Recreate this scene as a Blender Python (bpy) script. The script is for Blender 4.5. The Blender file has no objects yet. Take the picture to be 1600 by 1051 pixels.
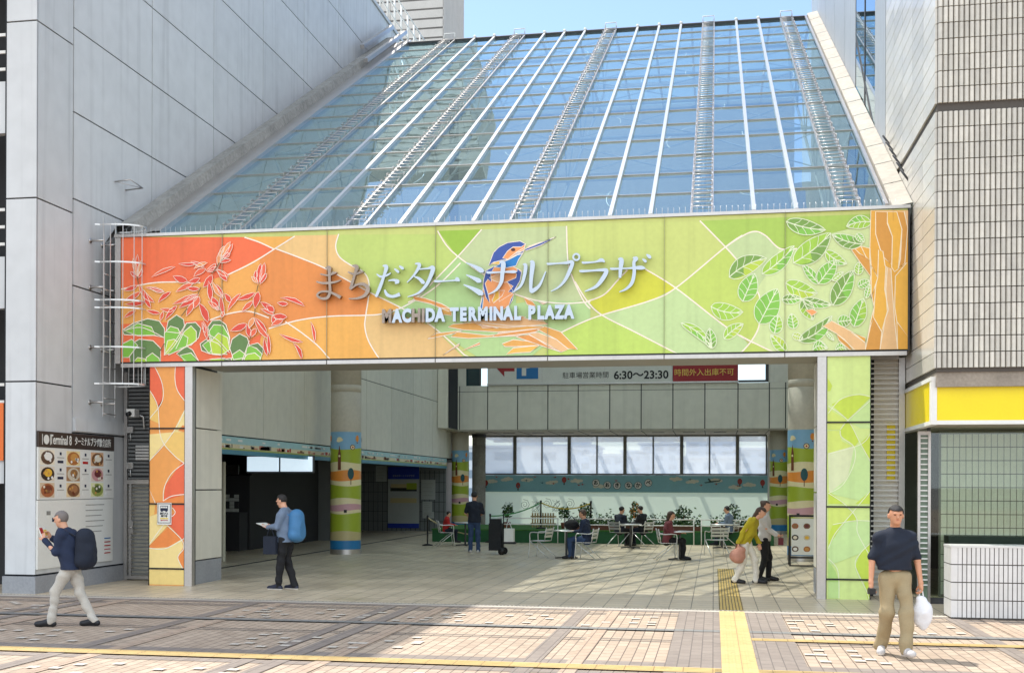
import bpy, bmesh, math, random
import numpy as np
from mathutils import Vector, Matrix
R = math.radians
random.seed(7)
SC = bpy.context.scene
COL = SC.collection

# ---------------------------------------------------------------- camera
FPX, PCX, PCY, YAW, ROLL, EYE = 1775.0, 800.0, 757.8, math.atan(315 / 1775), R(0.21), 1.9
cam_data = bpy.data.cameras.new('camera')
cam = bpy.data.objects.new('camera', cam_data)
COL.objects.link(cam)
cam_data.sensor_width = 36
cam_data.lens = FPX / 1600 * 36
cam_data.shift_x = 0.0
cam_data.shift_y = (PCY - 525.5) / 1600
cam_data.clip_start, cam_data.clip_end = 0.1, 3000
cam.matrix_world = (Matrix.Translation((0, 0, EYE)) @ Matrix.Rotation(YAW, 4, 'Z') @
                    Matrix.Rotation(R(90), 4, 'X') @ Matrix.Rotation(ROLL, 4, 'Z'))
SC.camera = cam

# ---------------------------------------------------------------- light
SUN = Vector((0.42, -0.32, -1)).normalized()          # the way the light travels
el = math.asin(-SUN.z)
world = bpy.data.worlds.new('World')
SC.world = world
world.use_nodes = True
wn = world.node_tree
bg = wn.nodes['Background']
sky = wn.nodes.new('ShaderNodeTexSky')
sky.sky_type = 'NISHITA'
sky.sun_disc = False
sky.sun_elevation = el
sky.sun_rotation = math.atan2(-SUN.x, -SUN.y)
sky.air_density, sky.dust_density, sky.ozone_density = 1.0, 0.5, 1.5
FILL_CLOUD = 7.3                                          # bright clouds added in the unseen sky to fill the shade, clear blue ahead
tcw = wn.nodes.new('ShaderNodeTexCoord')
dirn = wn.nodes.new('ShaderNodeVectorMath'); dirn.operation = 'DOT_PRODUCT'
dirn.inputs[1].default_value = (0.1, -0.95, 0.25)
wn.links.new(tcw.outputs['Generated'], dirn.inputs[0])
cn = wn.nodes.new('ShaderNodeTexNoise'); cn.inputs['Scale'].default_value = 3.2; cn.inputs['Detail'].default_value = 7
wn.links.new(tcw.outputs['Generated'], cn.inputs['Vector'])
cm = wn.nodes.new('ShaderNodeMath'); cm.operation = 'MULTIPLY_ADD'; cm.inputs[1].default_value = 0.55
wn.links.new(dirn.outputs['Value'], cm.inputs[0]); wn.links.new(cn.outputs['Fac'], cm.inputs[2])
cr_ = wn.nodes.new('ShaderNodeMapRange'); cr_.inputs['From Min'].default_value = 0.58; cr_.inputs['From Max'].default_value = 0.8
wn.links.new(cm.outputs[0], cr_.inputs['Value'])
cx_ = wn.nodes.new('ShaderNodeMix'); cx_.data_type = 'RGBA'
wn.links.new(cr_.outputs[0], cx_.inputs[0]); wn.links.new(sky.outputs[0], cx_.inputs[6])
cx_.inputs[7].default_value = (FILL_CLOUD * .9, FILL_CLOUD * .98, FILL_CLOUD * 1.06, 1)
wn.links.new(cx_.outputs[2], bg.inputs[0])
bg.inputs[1].default_value = 0.15
sun_data = bpy.data.lights.new('sun', 'SUN')
sun_data.energy = 3.05
sun_data.angle = R(0.5)
sun_data.color = (1.0, 0.95, 0.87)
sun = bpy.data.objects.new('sun', sun_data)
COL.objects.link(sun)
sun.rotation_euler = SUN.to_track_quat('-Z', 'Y').to_euler()
SC.view_settings.view_transform = 'Standard'
SC.view_settings.look = 'None'
SC.view_settings.gamma = 1
SC.view_settings.exposure = 0.75
SC.cycles.max_bounces = 10
SC.cycles.transparent_max_bounces = 24
SC.cycles.diffuse_bounces = 5

# ---------------------------------------------------------------- photo pixel -> point on a plane of the place
def ray(px, py):
    a, b = px - PCX, py - PCY
    c, s = math.cos(ROLL), math.sin(ROLL)
    u, v = (a * c + b * s) / FPX, (-a * s + b * c) / FPX
    return Vector((math.cos(YAW) * u - math.sin(YAW), math.sin(YAW) * u + math.cos(YAW), -v))
def onY(px, py, Y):
    d = ray(px, py); t = Y / d.y; return Vector((d.x * t, Y, EYE + d.z * t))
def onX(px, py, X):
    d = ray(px, py); t = X / d.x; return Vector((X, d.y * t, EYE + d.z * t))
def onZ(px, py, Z=0.0):
    d = ray(px, py); t = (Z - EYE) / d.z; return Vector((d.x * t, d.y * t, Z))

# ---------------------------------------------------------------- materials
def lin(c):
    c /= 255
    return c / 12.92 if c <= .04045 else ((c + .055) / 1.055) ** 2.4
def rgb(*c):
    return (lin(c[0]), lin(c[1]), lin(c[2]), 1)
MATS = {}
def mat(name, c, rough=.6, metal=0., var=.06, scale=2.5, bump=0., bscale=60., streak=0., coat=0., stretch=None, island=0.):
    """plain procedural surface: base colour with two scales of uneven wear, optional rain streaks and bump"""
    if name in MATS: return MATS[name]
    m = bpy.data.materials.new(name); m.use_nodes = True
    nt = m.node_tree; N = nt.nodes; L = nt.links
    b = N['Principled BSDF']
    b.inputs['Roughness'].default_value = rough
    b.inputs['Metallic'].default_value = metal
    if coat: b.inputs['Coat Weight'].default_value = coat
    col = rgb(*c)
    g = N.new('ShaderNodeNewGeometry')
    vec = g.outputs['Position']
    def noise(sc, det, src):
        n = N.new('ShaderNodeTexNoise'); n.inputs['Scale'].default_value = sc; n.inputs['Detail'].default_value = det
        L.new(src, n.inputs['Vector']); return n.outputs['Fac']
    def scaled(v):
        mp = N.new('ShaderNodeMapping'); mp.inputs['Scale'].default_value = v
        L.new(vec, mp.inputs['Vector']); return mp.outputs['Vector']
    f1 = noise(scale, 5, vec); f2 = noise(scale * 9, 3, vec)
    ad = N.new('ShaderNodeMath'); ad.operation = 'ADD'; L.new(f1, ad.inputs[0]); L.new(f2, ad.inputs[1])
    mr = N.new('ShaderNodeMapRange')
    mr.inputs['From Min'].default_value = .6; mr.inputs['From Max'].default_value = 1.4
    mr.inputs['To Min'].default_value = 1 - var * 1.6; mr.inputs['To Max'].default_value = 1 + var
    L.new(ad.outputs[0], mr.inputs['Value'])
    fac = mr.outputs['Result']
    if streak:
        st = noise(1.0, 4, scaled((5.5, 5.5, .22)))
        sr = N.new('ShaderNodeMapRange')
        sr.inputs['From Min'].default_value = .52; sr.inputs['From Max'].default_value = .72
        sr.inputs['To Min'].default_value = 1; sr.inputs['To Max'].default_value = 1 - streak
        L.new(st, sr.inputs['Value'])
        mu = N.new('ShaderNodeMath'); mu.operation = 'MULTIPLY'
        L.new(fac, mu.inputs[0]); L.new(sr.outputs['Result'], mu.inputs[1]); fac = mu.outputs[0]
    if island:
        ir = N.new('ShaderNodeMapRange'); ir.inputs['To Min'].default_value = 1 - island; ir.inputs['To Max'].default_value = 1 + island * .6
        L.new(g.outputs['Random Per Island'], ir.inputs['Value'])
        im = N.new('ShaderNodeMath'); im.operation = 'MULTIPLY'
        L.new(fac, im.inputs[0]); L.new(ir.outputs[0], im.inputs[1]); fac = im.outputs[0]
    vm = N.new('ShaderNodeVectorMath'); vm.operation = 'SCALE'
    vm.inputs[0].default_value = col[:3]; L.new(fac, vm.inputs['Scale'])
    L.new(vm.outputs[0], b.inputs['Base Color'])
    if bump:
        bp = N.new('ShaderNodeBump'); bp.inputs['Strength'].default_value = bump; bp.inputs['Distance'].default_value = .02
        L.new(noise(bscale, 4, scaled(stretch) if stretch else vec), bp.inputs['Height']); L.new(bp.outputs[0], b.inputs['Normal'])
    MATS[name] = m
    return m
def glass_mat(name, tint, refl=.06, grazing=.9, film=0., filmcol=(225, 235, 238), wav=0., gcol=(240, 240, 240), dirt=0.):
    """thin sheet glass: lets light through, mirrors more at grazing angles, optional milky film"""
    if name in MATS: return MATS[name]
    m = bpy.data.materials.new(name); m.use_nodes = True
    nt = m.node_tree; N = nt.nodes; L = nt.links
    out = N['Material Output']; N.remove(N['Principled BSDF'])
    tr = N.new('ShaderNodeBsdfTransparent'); tr.inputs[0].default_value = rgb(*tint)
    gl = N.new('ShaderNodeBsdfGlossy'); gl.inputs['Roughness'].default_value = .012; gl.inputs[0].default_value = rgb(*gcol)
    fr = N.new('ShaderNodeLayerWeight'); fr.inputs['Blend'].default_value = .5
    pw = N.new('ShaderNodeMath'); pw.operation = 'POWER'; pw.inputs[1].default_value = 2.6
    L.new(fr.outputs['Facing'], pw.inputs[0])
    mr = N.new('ShaderNodeMapRange'); mr.inputs['To Min'].default_value = refl; mr.inputs['To Max'].default_value = grazing
    L.new(pw.outputs[0], mr.inputs['Value'])
    body = tr.outputs[0]
    if film:
        df = N.new('ShaderNodeBsdfTranslucent'); df.inputs[0].default_value = rgb(*filmcol)
        d2 = N.new('ShaderNodeBsdfDiffuse'); d2.inputs[0].default_value = rgb(*filmcol)
        md = N.new('ShaderNodeMixShader'); md.inputs[0].default_value = .15
        L.new(df.outputs[0], md.inputs[1]); L.new(d2.outputs[0], md.inputs[2])
        mf = N.new('ShaderNodeMixShader'); mf.inputs[0].default_value = film
        if dirt:
            gg = N.new('ShaderNodeNewGeometry'); nd = N.new('ShaderNodeTexNoise'); nd.inputs['Scale'].default_value = 1.1; nd.inputs['Detail'].default_value = 6; nd.inputs['Distortion'].default_value = 2.5
            L.new(gg.outputs['Position'], nd.inputs['Vector'])
            dm = N.new('ShaderNodeMapRange'); dm.inputs['From Min'].default_value = .45; dm.inputs['From Max'].default_value = .7; dm.inputs['To Min'].default_value = film; dm.inputs['To Max'].default_value = film + dirt
            L.new(nd.outputs['Fac'], dm.inputs['Value']); L.new(dm.outputs[0], mf.inputs[0])
        L.new(tr.outputs[0], mf.inputs[1]); L.new(md.outputs[0], mf.inputs[2]); body = mf.outputs[0]
    mx = N.new('ShaderNodeMixShader')
    L.new(mr.outputs[0], mx.inputs[0]); L.new(body, mx.inputs[1]); L.new(gl.outputs[0], mx.inputs[2])
    L.new(mx.outputs[0], out.inputs['Surface'])
    if wav:
        g = N.new('ShaderNodeNewGeometry')
        n = N.new('ShaderNodeTexNoise'); n.inputs['Scale'].default_value = .9; L.new(g.outputs['Position'], n.inputs['Vector'])
        bp = N.new('ShaderNodeBump'); bp.inputs['Strength'].default_value = wav; bp.inputs['Distance'].default_value = .05
        L.new(n.outputs['Fac'], bp.inputs['Height']); L.new(bp.outputs[0], gl.inputs['Normal'])
    MATS[name] = m
    return m
def paver_mat(name, c1, c2, mortar, along, across, offset=.5, msize=.006, rough=.75, var=.12, swap=True):
    """paving blocks laid in the ground plane"""
    if name in MATS: return MATS[name]
    m = bpy.data.materials.new(name); m.use_nodes = True
    nt = m.node_tree; N = nt.nodes; L = nt.links
    b = N['Principled BSDF']; b.inputs['Roughness'].default_value = rough
    g = N.new('ShaderNodeNewGeometry'); sp = N.new('ShaderNodeSeparateXYZ'); cb = N.new('ShaderNodeCombineXYZ')
    L.new(g.outputs['Position'], sp.inputs[0])
    L.new(sp.outputs['Y' if swap else 'X'], cb.inputs['X']); L.new(sp.outputs['X' if swap else 'Y'], cb.inputs['Y'])
    br = N.new('ShaderNodeTexBrick')
    br.offset = offset; br.squash = 1
    br.inputs['Scale'].default_value = 1
    br.inputs['Brick Width'].default_value = along; br.inputs['Row Height'].default_value = across
    br.inputs['Mortar Size'].default_value = msize; br.inputs['Mortar Smooth'].default_value = .1
    br.inputs['Color1'].default_value = rgb(*c1); br.inputs['Color2'].default_value = rgb(*c2)
    br.inputs['Mortar'].default_value = rgb(*mortar)
    L.new(cb.outputs[0], br.inputs['Vector'])
    n = N.new('ShaderNodeTexNoise'); n.inputs['Scale'].default_value = .8; n.inputs['Detail'].default_value = 8
    n.inputs['Roughness'].default_value = .65
    L.new(g.outputs['Position'], n.inputs['Vector'])
    mr = N.new('ShaderNodeMapRange'); mr.inputs['From Min'].default_value = .3; mr.inputs['From Max'].default_value = .7
    mr.inputs['To Min'].default_value = 1 - var; mr.inputs['To Max'].default_value = 1 + var * .6
    L.new(n.outputs['Fac'], mr.inputs['Value'])
    n2 = N.new('ShaderNodeTexNoise'); n2.inputs['Scale'].default_value = 7; n2.inputs['Detail'].default_value = 5; L.new(g.outputs['Position'], n2.inputs['Vector'])
    m2 = N.new('ShaderNodeMapRange'); m2.inputs['From Min'].default_value = .56; m2.inputs['From Max'].default_value = .74; m2.inputs['To Min'].default_value = 1; m2.inputs['To Max'].default_value = .78
    L.new(n2.outputs['Fac'], m2.inputs['Value'])
    mm = N.new('ShaderNodeMath'); mm.operation = 'MULTIPLY'; L.new(mr.outputs[0], mm.inputs[0]); L.new(m2.outputs[0], mm.inputs[1])
    vm = N.new('ShaderNodeVectorMath'); vm.operation = 'SCALE'
    L.new(br.outputs['Color'], vm.inputs[0]); L.new(mm.outputs[0], vm.inputs['Scale'])
    L.new(vm.outputs[0], b.inputs['Base Color'])
    bp = N.new('ShaderNodeBump'); bp.inputs['Strength'].default_value = .35; bp.inputs['Distance'].default_value = .004
    bp.invert = True
    L.new(br.outputs['Fac'], bp.inputs['Height']); L.new(bp.outputs[0], b.inputs['Normal'])
    if rough < .5:
        rr = N.new('ShaderNodeMapRange'); rr.inputs['From Min'].default_value = .35; rr.inputs['From Max'].default_value = .65
        rr.inputs['To Min'].default_value = rough - .08; rr.inputs['To Max'].default_value = rough + .15
        L.new(n.outputs['Fac'], rr.inputs['Value']); L.new(rr.outputs[0], b.inputs['Roughness'])
    MATS[name] = m
    return m

# ---------------------------------------------------------------- mesh building
class MB:
    """collects faces with material slots and links them as one mesh object"""
    def __init__(s): s.v = []; s.f = []; s.m = []; s.mats = []; s.smooth = []
    def slot(s, m):
        if m not in s.mats: s.mats.append(m)
        return s.mats.index(m)
    def add(s, vs, fs, m, smooth=False):
        o = len(s.v); s.v += [tuple(p) for p in vs]; k = s.slot(m)
        for f in fs: s.f.append([i + o for i in f]); s.m.append(k); s.smooth.append(smooth)
        return s
    def box(s, x0, y0, z0, x1, y1, z1, m):
        if x0 > x1: x0, x1 = x1, x0
        if y0 > y1: y0, y1 = y1, y0
        if z0 > z1: z0, z1 = z1, z0
        v = [(x, y, z) for z in (z0, z1) for y in (y0, y1) for x in (x0, x1)]
        return s.add(v, [(0, 2, 3, 1), (4, 5, 7, 6), (0, 1, 5, 4), (2, 6, 7, 3), (0, 4, 6, 2), (1, 3, 7, 5)], m)
    def quad(s, a, b, c, d, m): return s.add([a, b, c, d], [(0, 1, 2, 3)], m)
    def poly(s, pts, m): return s.add(pts, [tuple(range(len(pts)))], m)
    def bar(s, a, b, w, h, m, up=(0, 0, 1)):
        """square bar from a to b"""
        a, b = Vector(a), Vector(b); d = (b - a).normalized(); u = Vector(up)
        sx = d.cross(u)
        if sx.length < 1e-4: sx = d.cross(Vector((1, 0, 0)))
        sx.normalize(); su = sx.cross(d).normalized()
        v = [p + sx * i * w / 2 + su * j * h / 2 for p in (a, b) for i, j in ((-1, -1), (1, -1), (1, 1), (-1, 1))]
        return s.add(v, [(0, 1, 2, 3), (7, 6, 5, 4), (0, 4, 5, 1), (1, 5, 6, 2), (2, 6, 7, 3), (3, 7, 4, 0)], m)
    def tube(s, pts, r, m, n=8, closed=False, caps=True):
        pts = [Vector(p) for p in pts]; k = len(pts); rings = []
        prev = None
        for i, p in enumerate(pts):
            if closed: d = pts[(i + 1) % k] - pts[i - 1]
            else: d = pts[min(i + 1, k - 1)] - pts[max(i - 1, 0)]
            d.normalize()
            a = prev if prev is not None else (Vector((0, 0, 1)) if abs(d.z) < .9 else Vector((1, 0, 0)))
            x = a - d * a.dot(d)
            if x.length < 1e-4: x = d.orthogonal()
            x.normalize(); y = d.cross(x); prev = x
            rr = r[i] if isinstance(r, (list, tuple)) else r
            rings.append([p + x * math.cos(2 * math.pi * j / n) * rr + y * math.sin(2 * math.pi * j / n) * rr for j in range(n)])
        v = [q for g in rings for q in g]; f = []
        for i in range(k if closed else k - 1):
            i2 = (i + 1) % k
            for j in range(n): f.append((i * n + j, i * n + (j + 1) % n, i2 * n + (j + 1) % n, i2 * n + j))
        if caps and not closed: f += [tuple(range(n - 1, -1, -1)), tuple(range((k - 1) * n, k * n))]
        return s.add(v, f, m, True)
    def lathe(s, cx, cy, prof, m, n=32):
        """prof: list of (radius, z)"""
        v = [(cx + r * math.cos(2 * math.pi * j / n), cy + r * math.sin(2 * math.pi * j / n), z) for r, z in prof for j in range(n)]
        f = [(i * n + j, i * n + (j + 1) % n, (i + 1) * n + (j + 1) % n, (i + 1) * n + j) for i in range(len(prof) - 1) for j in range(n)]
        return s.add(v, f, m, True)
    def ball(s, c, r, m, n=10, k=7):
        rx, ry, rz = r if isinstance(r, (tuple, list)) else (r, r, r)
        v = []; f = []
        for i in range(k + 1):
            t = math.pi * i / k
            for j in range(n):
                a = 2 * math.pi * j / n
                v.append((c[0] + rx * math.sin(t) * math.cos(a), c[1] + ry * math.sin(t) * math.sin(a), c[2] + rz * math.cos(t)))
        for i in range(k):
            for j in range(n): f.append((i * n + j, (i + 1) * n + j, (i + 1) * n + (j + 1) % n, i * n + (j + 1) % n))
        return s.add(v, f, m, True)
    def build(s, name, parent=None):
        me = bpy.data.meshes.new(name)
        me.from_pydata(s.v, [], s.f)
        for m in s.mats: me.materials.append(m)
        me.polygons.foreach_set('material_index', s.m)
        me.polygons.foreach_set('use_smooth', s.smooth)
        me.update()
        o = bpy.data.objects.new(name, me); COL.objects.link(o)
        if parent is not None:
            o.parent = parent
            o.matrix_parent_inverse = parent.matrix_basis.inverted()
        return o
def tag(o, label=None, cat=None, group=None, kind=None):
    if label: o['label'] = label
    if cat: o['category'] = cat
    if group: o['group'] = group
    if kind: o['kind'] = kind
    return o
def empty(name, loc, label, cat, group=None):
    o = bpy.data.objects.new(name, None); COL.objects.link(o); o.location = loc
    o.empty_display_size = .2
    return tag(o, label, cat, group)
def one(name, *prims):
    b = MB()
    for p in prims: getattr(b, p[0])(*p[1:])
    return b
def copy_tree(o, loc, rz=0., label=None):
    c = o.copy(); COL.objects.link(c); c.location = loc; c.rotation_euler = (0, 0, rz)
    if label: c['label'] = label
    for ch in o.children:
        d = ch.copy(); COL.objects.link(d); d.parent = c; d.matrix_parent_inverse = ch.matrix_parent_inverse.copy()
        for g in ch.children:
            e = g.copy(); COL.objects.link(e); e.parent = d; e.matrix_parent_inverse = g.matrix_parent_inverse.copy()
    return c
def rail(pts, n=8):
    """smooth curve through the points"""
    pts = [Vector(p) for p in pts]
    if len(pts) < 3: return pts
    out = []
    for i in range(len(pts) - 1):
        p0, p1, p2, p3 = pts[max(i - 1, 0)], pts[i], pts[i + 1], pts[min(i + 2, len(pts) - 1)]
        for j in range(n):
            t = j / n
            out.append(.5 * ((2 * p1) + (p2 - p0) * t + (2 * p0 - 5 * p1 + 4 * p2 - p3) * t * t + (3 * p1 - p0 - 3 * p2 + p3) * t ** 3))
    out.append(pts[-1])
    return out
def text(name, s, size, m, M, depth=.004, bold=0., sx=1., align='CENTER', parent=None, resolution=3):
    """writing as a mesh, laid by matrix M (text plane x right, y up, z towards the reader)"""
    cu = bpy.data.curves.new(name, 'FONT'); cu.body = s; cu.size = size; cu.extrude = depth; cu.offset = bold
    cu.align_x = align; cu.align_y = 'CENTER'; cu.resolution_u = resolution
    ob = bpy.data.objects.new(name, cu); COL.objects.link(ob)
    dg = bpy.context.evaluated_depsgraph_get()
    me = bpy.data.meshes.new_from_object(ob.evaluated_get(dg))
    bpy.data.objects.remove(ob); bpy.data.curves.remove(cu)
    me.transform(M @ Matrix.Diagonal((sx, 1, 1, 1))); me.materials.clear(); me.materials.append(m)
    o = bpy.data.objects.new(name, me); COL.objects.link(o)
    if parent is not None:
        o.parent = parent; o.matrix_parent_inverse = parent.matrix_basis.inverted()
    return o
def faceM(x, y, z):      # writing that reads from -Y
    return Matrix.Translation((x, y, z)) @ Matrix.Rotation(R(90), 4, 'X')
def wallM(x, y, z):      # writing on a wall that faces +X (reads from +X, left = -Y)
    return Matrix.Translation((x, y, z)) @ Matrix.Rotation(R(90), 4, 'Z') @ Matrix.Rotation(R(90), 4, 'X')
# ================================================================ MATERIALS OF THE PLACE
PANEL = mat('panel paint', (204, 206, 207), .5, var=.06, scale=.35, streak=.13, island=.05)
PANEL_IN = mat('hall panel paint', (220, 216, 202), .5, var=.06, scale=.4, streak=.08, island=.05)
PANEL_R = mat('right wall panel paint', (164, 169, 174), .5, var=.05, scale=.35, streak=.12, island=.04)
JOINT = mat('joint sealant', (38, 40, 44), .9)
PLINTH = mat('plinth stone', (150, 152, 156), .7, var=.12)
CONC = mat('weathered concrete', (150, 148, 142), .85, var=.22, scale=1.6, bump=.2, streak=.2)
CONC_L = mat('pale concrete', (186, 178, 164), .8, var=.12, scale=1.2, bump=.1, streak=.12)
STEEL = mat('brushed steel', (196, 192, 188), .34, .85, var=.06, streak=.06)
STEEL_D = mat('dark steel', (74, 74, 76), .5, .3)
WHITE = mat('white paint', (228, 227, 222), .5, var=.04)
ALU = mat('aluminium', (214, 214, 212), .35, .7, var=.03)
BLACK = mat('black paint', (22, 22, 24), .5)
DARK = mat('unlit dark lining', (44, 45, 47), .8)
TILE = mat('glazed grey tile', (206, 201, 190), .3, island=.17, var=.08, scale=1.3, coat=.2)
GROUT = mat('tile grout', (84, 79, 74), .9)
TILE_W = mat('glazed white tile', (216, 214, 212), .3, island=.06, var=.05, scale=1.3, coat=.2)
YELLOW = mat('yellow fascia paint', (240, 216, 6), .35, var=.03)
RED = mat('red paint', (176, 32, 28), .5)

# ================================================================ GROUND
PAVE = paver_mat('plaza pavers', (188, 168, 147), (173, 153, 133), (104, 90, 80), .25, .125)
PAVE_M = paver_mat('mauve pavers', (146, 134, 124), (137, 125, 116), (110, 100, 94), .25, .125)
PAVE_T = paver_mat('tan pavers', (184, 161, 140), (175, 152, 131), (120, 104, 94), .25, .125)
PAVE_G = paver_mat('slate pavers', (134, 132, 128), (126, 125, 122), (100, 98, 96), .25, .125)
PAVE_W = mat('white inset pavers', (204, 195, 182), .6)
PAVE_Y = paver_mat('tactile pavers', (206, 178, 122), (198, 170, 114), (160, 136, 96), .3, .3, offset=0, msize=.006)
FLOOR = paver_mat('hall floor tiles', (206, 190, 164), (196, 180, 155), (112, 100, 86), .34, .34, offset=0, msize=.007, rough=.36, var=.14)
FLOOR_Y = paver_mat('hall tactile tiles', (214, 182, 100), (206, 172, 92), (96, 82, 52), .15, .05, offset=0, msize=.008, rough=.5)
SLOT = mat('drain slot', (40, 38, 38), .7)
b = MB(); b.quad((-1500, -1500, -.06), (1500, -1500, -.06), (1500, 1500, -.06), (-1500, 1500, -.06), mat('city ground', (150, 146, 140), .9, var=.2, scale=.05))
tag(b.build('ground'), kind='structure')
b = MB(); b.quad((-60, -60, 0), (60, -60, 0), (60, 17.42, 0), (-60, 17.42, 0), PAVE)
z1, z2, z3 = .004, .008, .012
def sheet(x0, y0, x1, y1, z, m): b.quad((x0, y0, z), (x1, y0, z), (x1, y1, z), (x0, y1, z), m)
ys = [(16.72, 16.8, PAVE_M), (16.9, 16.98, PAVE_M), (13.95, 14.0, PAVE_M), (14.1, 14.15, PAVE_M), (14.93, 15.13, PAVE_G),
      (11.42, 11.62, PAVE_M), (12.0, 12.32, PAVE_M), (17.2, 17.42, PAVE_M)]
for y0, y1, m in ys: sheet(-40, y0, 20, y1, z1, m)
for k in range(-8, 7):
    x = -1.93 + 2.66 * k
    if abs(x - .73) < .2: continue
    sheet(x - .1, 2, x + .1, 17.2, z2, PAVE_M)
    if k % 2: sheet(x - .46, 2, x - .28, 17.2, z2, PAVE_M)
    sheet(x + .38, 2, x + .56, 17.2, z2, PAVE_T)
sheet(-.5, 2, .09, 17.2, z3, PAVE_M); sheet(.46, 2, .98, 17.2, z3, PAVE_M)
b.quad((-40, 14.93, .0165), (20, 14.93, .0165), (20, 15.13, .0165), (-40, 15.13, .0165), PAVE_G)
sheet(-40, 11.66, .02, 11.96, .0165, PAVE_Y); sheet(.47, 14.2, 20, 14.42, .0165, PAVE_Y)
sheet(.09, 2, .46, 17.42, .0205, PAVE_Y)
rnd = random.Random(3)
for cx in range(-9, 7):                               # scattered white inset pavers, in blocks between the bands
    for (ya, yb) in ((12.5, 13.8), (15.3, 16.6), (9, 11.2), (6, 8.5)):
        if rnd.random() < .4: continue
        xa = -1.93 + 1.33 * cx + .16
        ny = int((yb - ya) / .125)
        for ci in range(0, 8, 2):
            for cj in range(0, ny, 3):
                if rnd.random() < .3: continue
                x = xa + .125 * (ci + rnd.randint(0, 1)); y = ya + .125 * (cj + rnd.randint(0, 2))
                if -.75 < x < 1 or y > yb - .12: continue
                sheet(x, y, x + .119, y + .119, .0125, PAVE_W)
for i in range(4): b.box(.135 + .075 * i, 2, .0205, .165 + .075 * i, 17.42, .0255, PAVE_Y)
for i in range(3): b.box(-40, 11.72 + .08 * i, .0165, 20, 11.755 + .08 * i, .0212, PAVE_Y)
for i in range(2): b.box(.47, 14.24 + .08 * i, .0165, 20, 14.275 + .08 * i, .0212, PAVE_Y)
tag(b.build('plaza_pavement'), kind='structure')
b = MB()
sheet(-60, 17.42, 60, 17.56, .006, PAVE_W); sheet(-60, 17.56, 60, 17.6, .002, SLOT); sheet(-60, 17.6, 60, 17.68, .006, PAVE_W)
x = -14
while x < 6: sheet(x, 17.63, x + .03, 17.65, .009, SLOT); x += .06
tag(b.build('drain_strip'), kind='structure')
b = MB(); sheet(-60, 17.68, 60, 60, .004, FLOOR)
sheet(-11.02, 20.9, -10.9, 49, .008, SLOT)
tag(b.build('hall_floor'), kind='structure')
b = MB(); sheet(.09, 17.68, .46, 26.5, .008, FLOOR_Y)
tag(b.build('tactile_path'), kind='structure')

# ================================================================ LEFT OFFICE BUILDING
XL, YF, HL = -11.5, 17.82, 18.35
lb = empty('office_building', (-16, 17.9, 0), 'tall pale grey panel clad building with dark joints left of the glass roof', 'building')
w = MB()
w.box(-12.12, YF + .04, 0, XL - .04, 20.88, HL, JOINT); w.box(-30, 19.4, 0, -12.12, 20.88, HL, DARK); w.box(-30, 17.9, 17.6, -12.12, 19.4, HL, PANEL)
w.box(-30, 20.88, 3.9, XL - .04, 47, HL, JOINT)
def panelX(y0, y1, z0, z1, g=.014):
    w.box(XL - .04, y0 + g, z0 + g, XL, y1 - g, z1 - g, PANEL)
def panelY(x0, x1, z0, z1, g=.014):
    w.box(x0 + g, YF, z0 + g, x1 - g, YF + .04, z1 - g, PANEL)
zf = [.32, 3.66, 6.82, 9.87, 13.0, 16.1, HL]
for i in range(len(zf) - 1):
    panelX(YF + .014, 18.96, zf[i], zf[i + 1])
    panelY(-12.08, XL + .014, zf[i], zf[i + 1])
zs = [.32, 2.83, 5.51, 7.09, 8.67, 10.2, 11.77, 13.35, 14.92, 16.5, HL]
yv = [18.97, 21.9, 24.84, 27.77, 30.73, 33.74, 36.63, 39.62, 42.6, 45.5, 47]
for j in range(len(yv) - 1):
    for i in range(len(zs) - 1):
        if yv[j] > 21 and zs[i + 1] < 4: continue
        y1 = 20.86 if (j == 0 and zs[i + 1] < 4) else yv[j + 1]
        panelX(yv[j], y1, max(zs[i], 3.95) if yv[j] > 21 else zs[i], zs[i + 1])
w.box(-30, YF - .02, HL, XL + .05, 47, HL + .12, PANEL)
w.build('wall', lb)
b = MB(); b.box(-12.1, YF - .03, 0, XL + .03, YF + .5, .3, PLINTH); b.box(XL - .3, YF + .5, 0, XL + .03, 20.86, .3, PLINTH); b.build('plinth', lb)
b = MB(); b.box(XL, 18.99, 2.86, XL + .05, 20.86, 3.1, PANEL); b.build('ledge', lb)
b = MB()
for k in range(6):                                    # parking decks beside the front: spandrels with white guard rails
    z = -.2 + 3.05 * k
    b.box(-30, 17.95, z + 2.1, -12.14, 18.1, z + 3.0, PANEL)
    for q in range(3): b.box(-30, 17.97, z + 3.2 + q * .3, -12.14, 18.0, z + 3.25 + q * .3, WHITE)
    for q in range(30): b.box(-12.2 - q * .5, 17.98, z + 3.0, -12.16 - q * .5, 18.02, z + 3.85, WHITE)
b.build('parking_deck_front', lb)
b = MB(); b.box(-30, 17.9, 2.3, -12.16, 17.94, 3.3, mat('orange band', (226, 110, 40), .5)); b.build('orange_band', lb)
b = MB()
for k in range(10):
    y = 37.2 + k * .9
    b.tube([(XL + .02, y, HL + .12), (XL + .02, y, HL + 1.35)], .035, WHITE)
for z in (.45, .9, 1.35): b.tube([(XL + .02, 36.8, HL + z), (XL + .02, 45.6, HL + z)], .03, WHITE)
b.build('roof_railing', lb)
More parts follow.
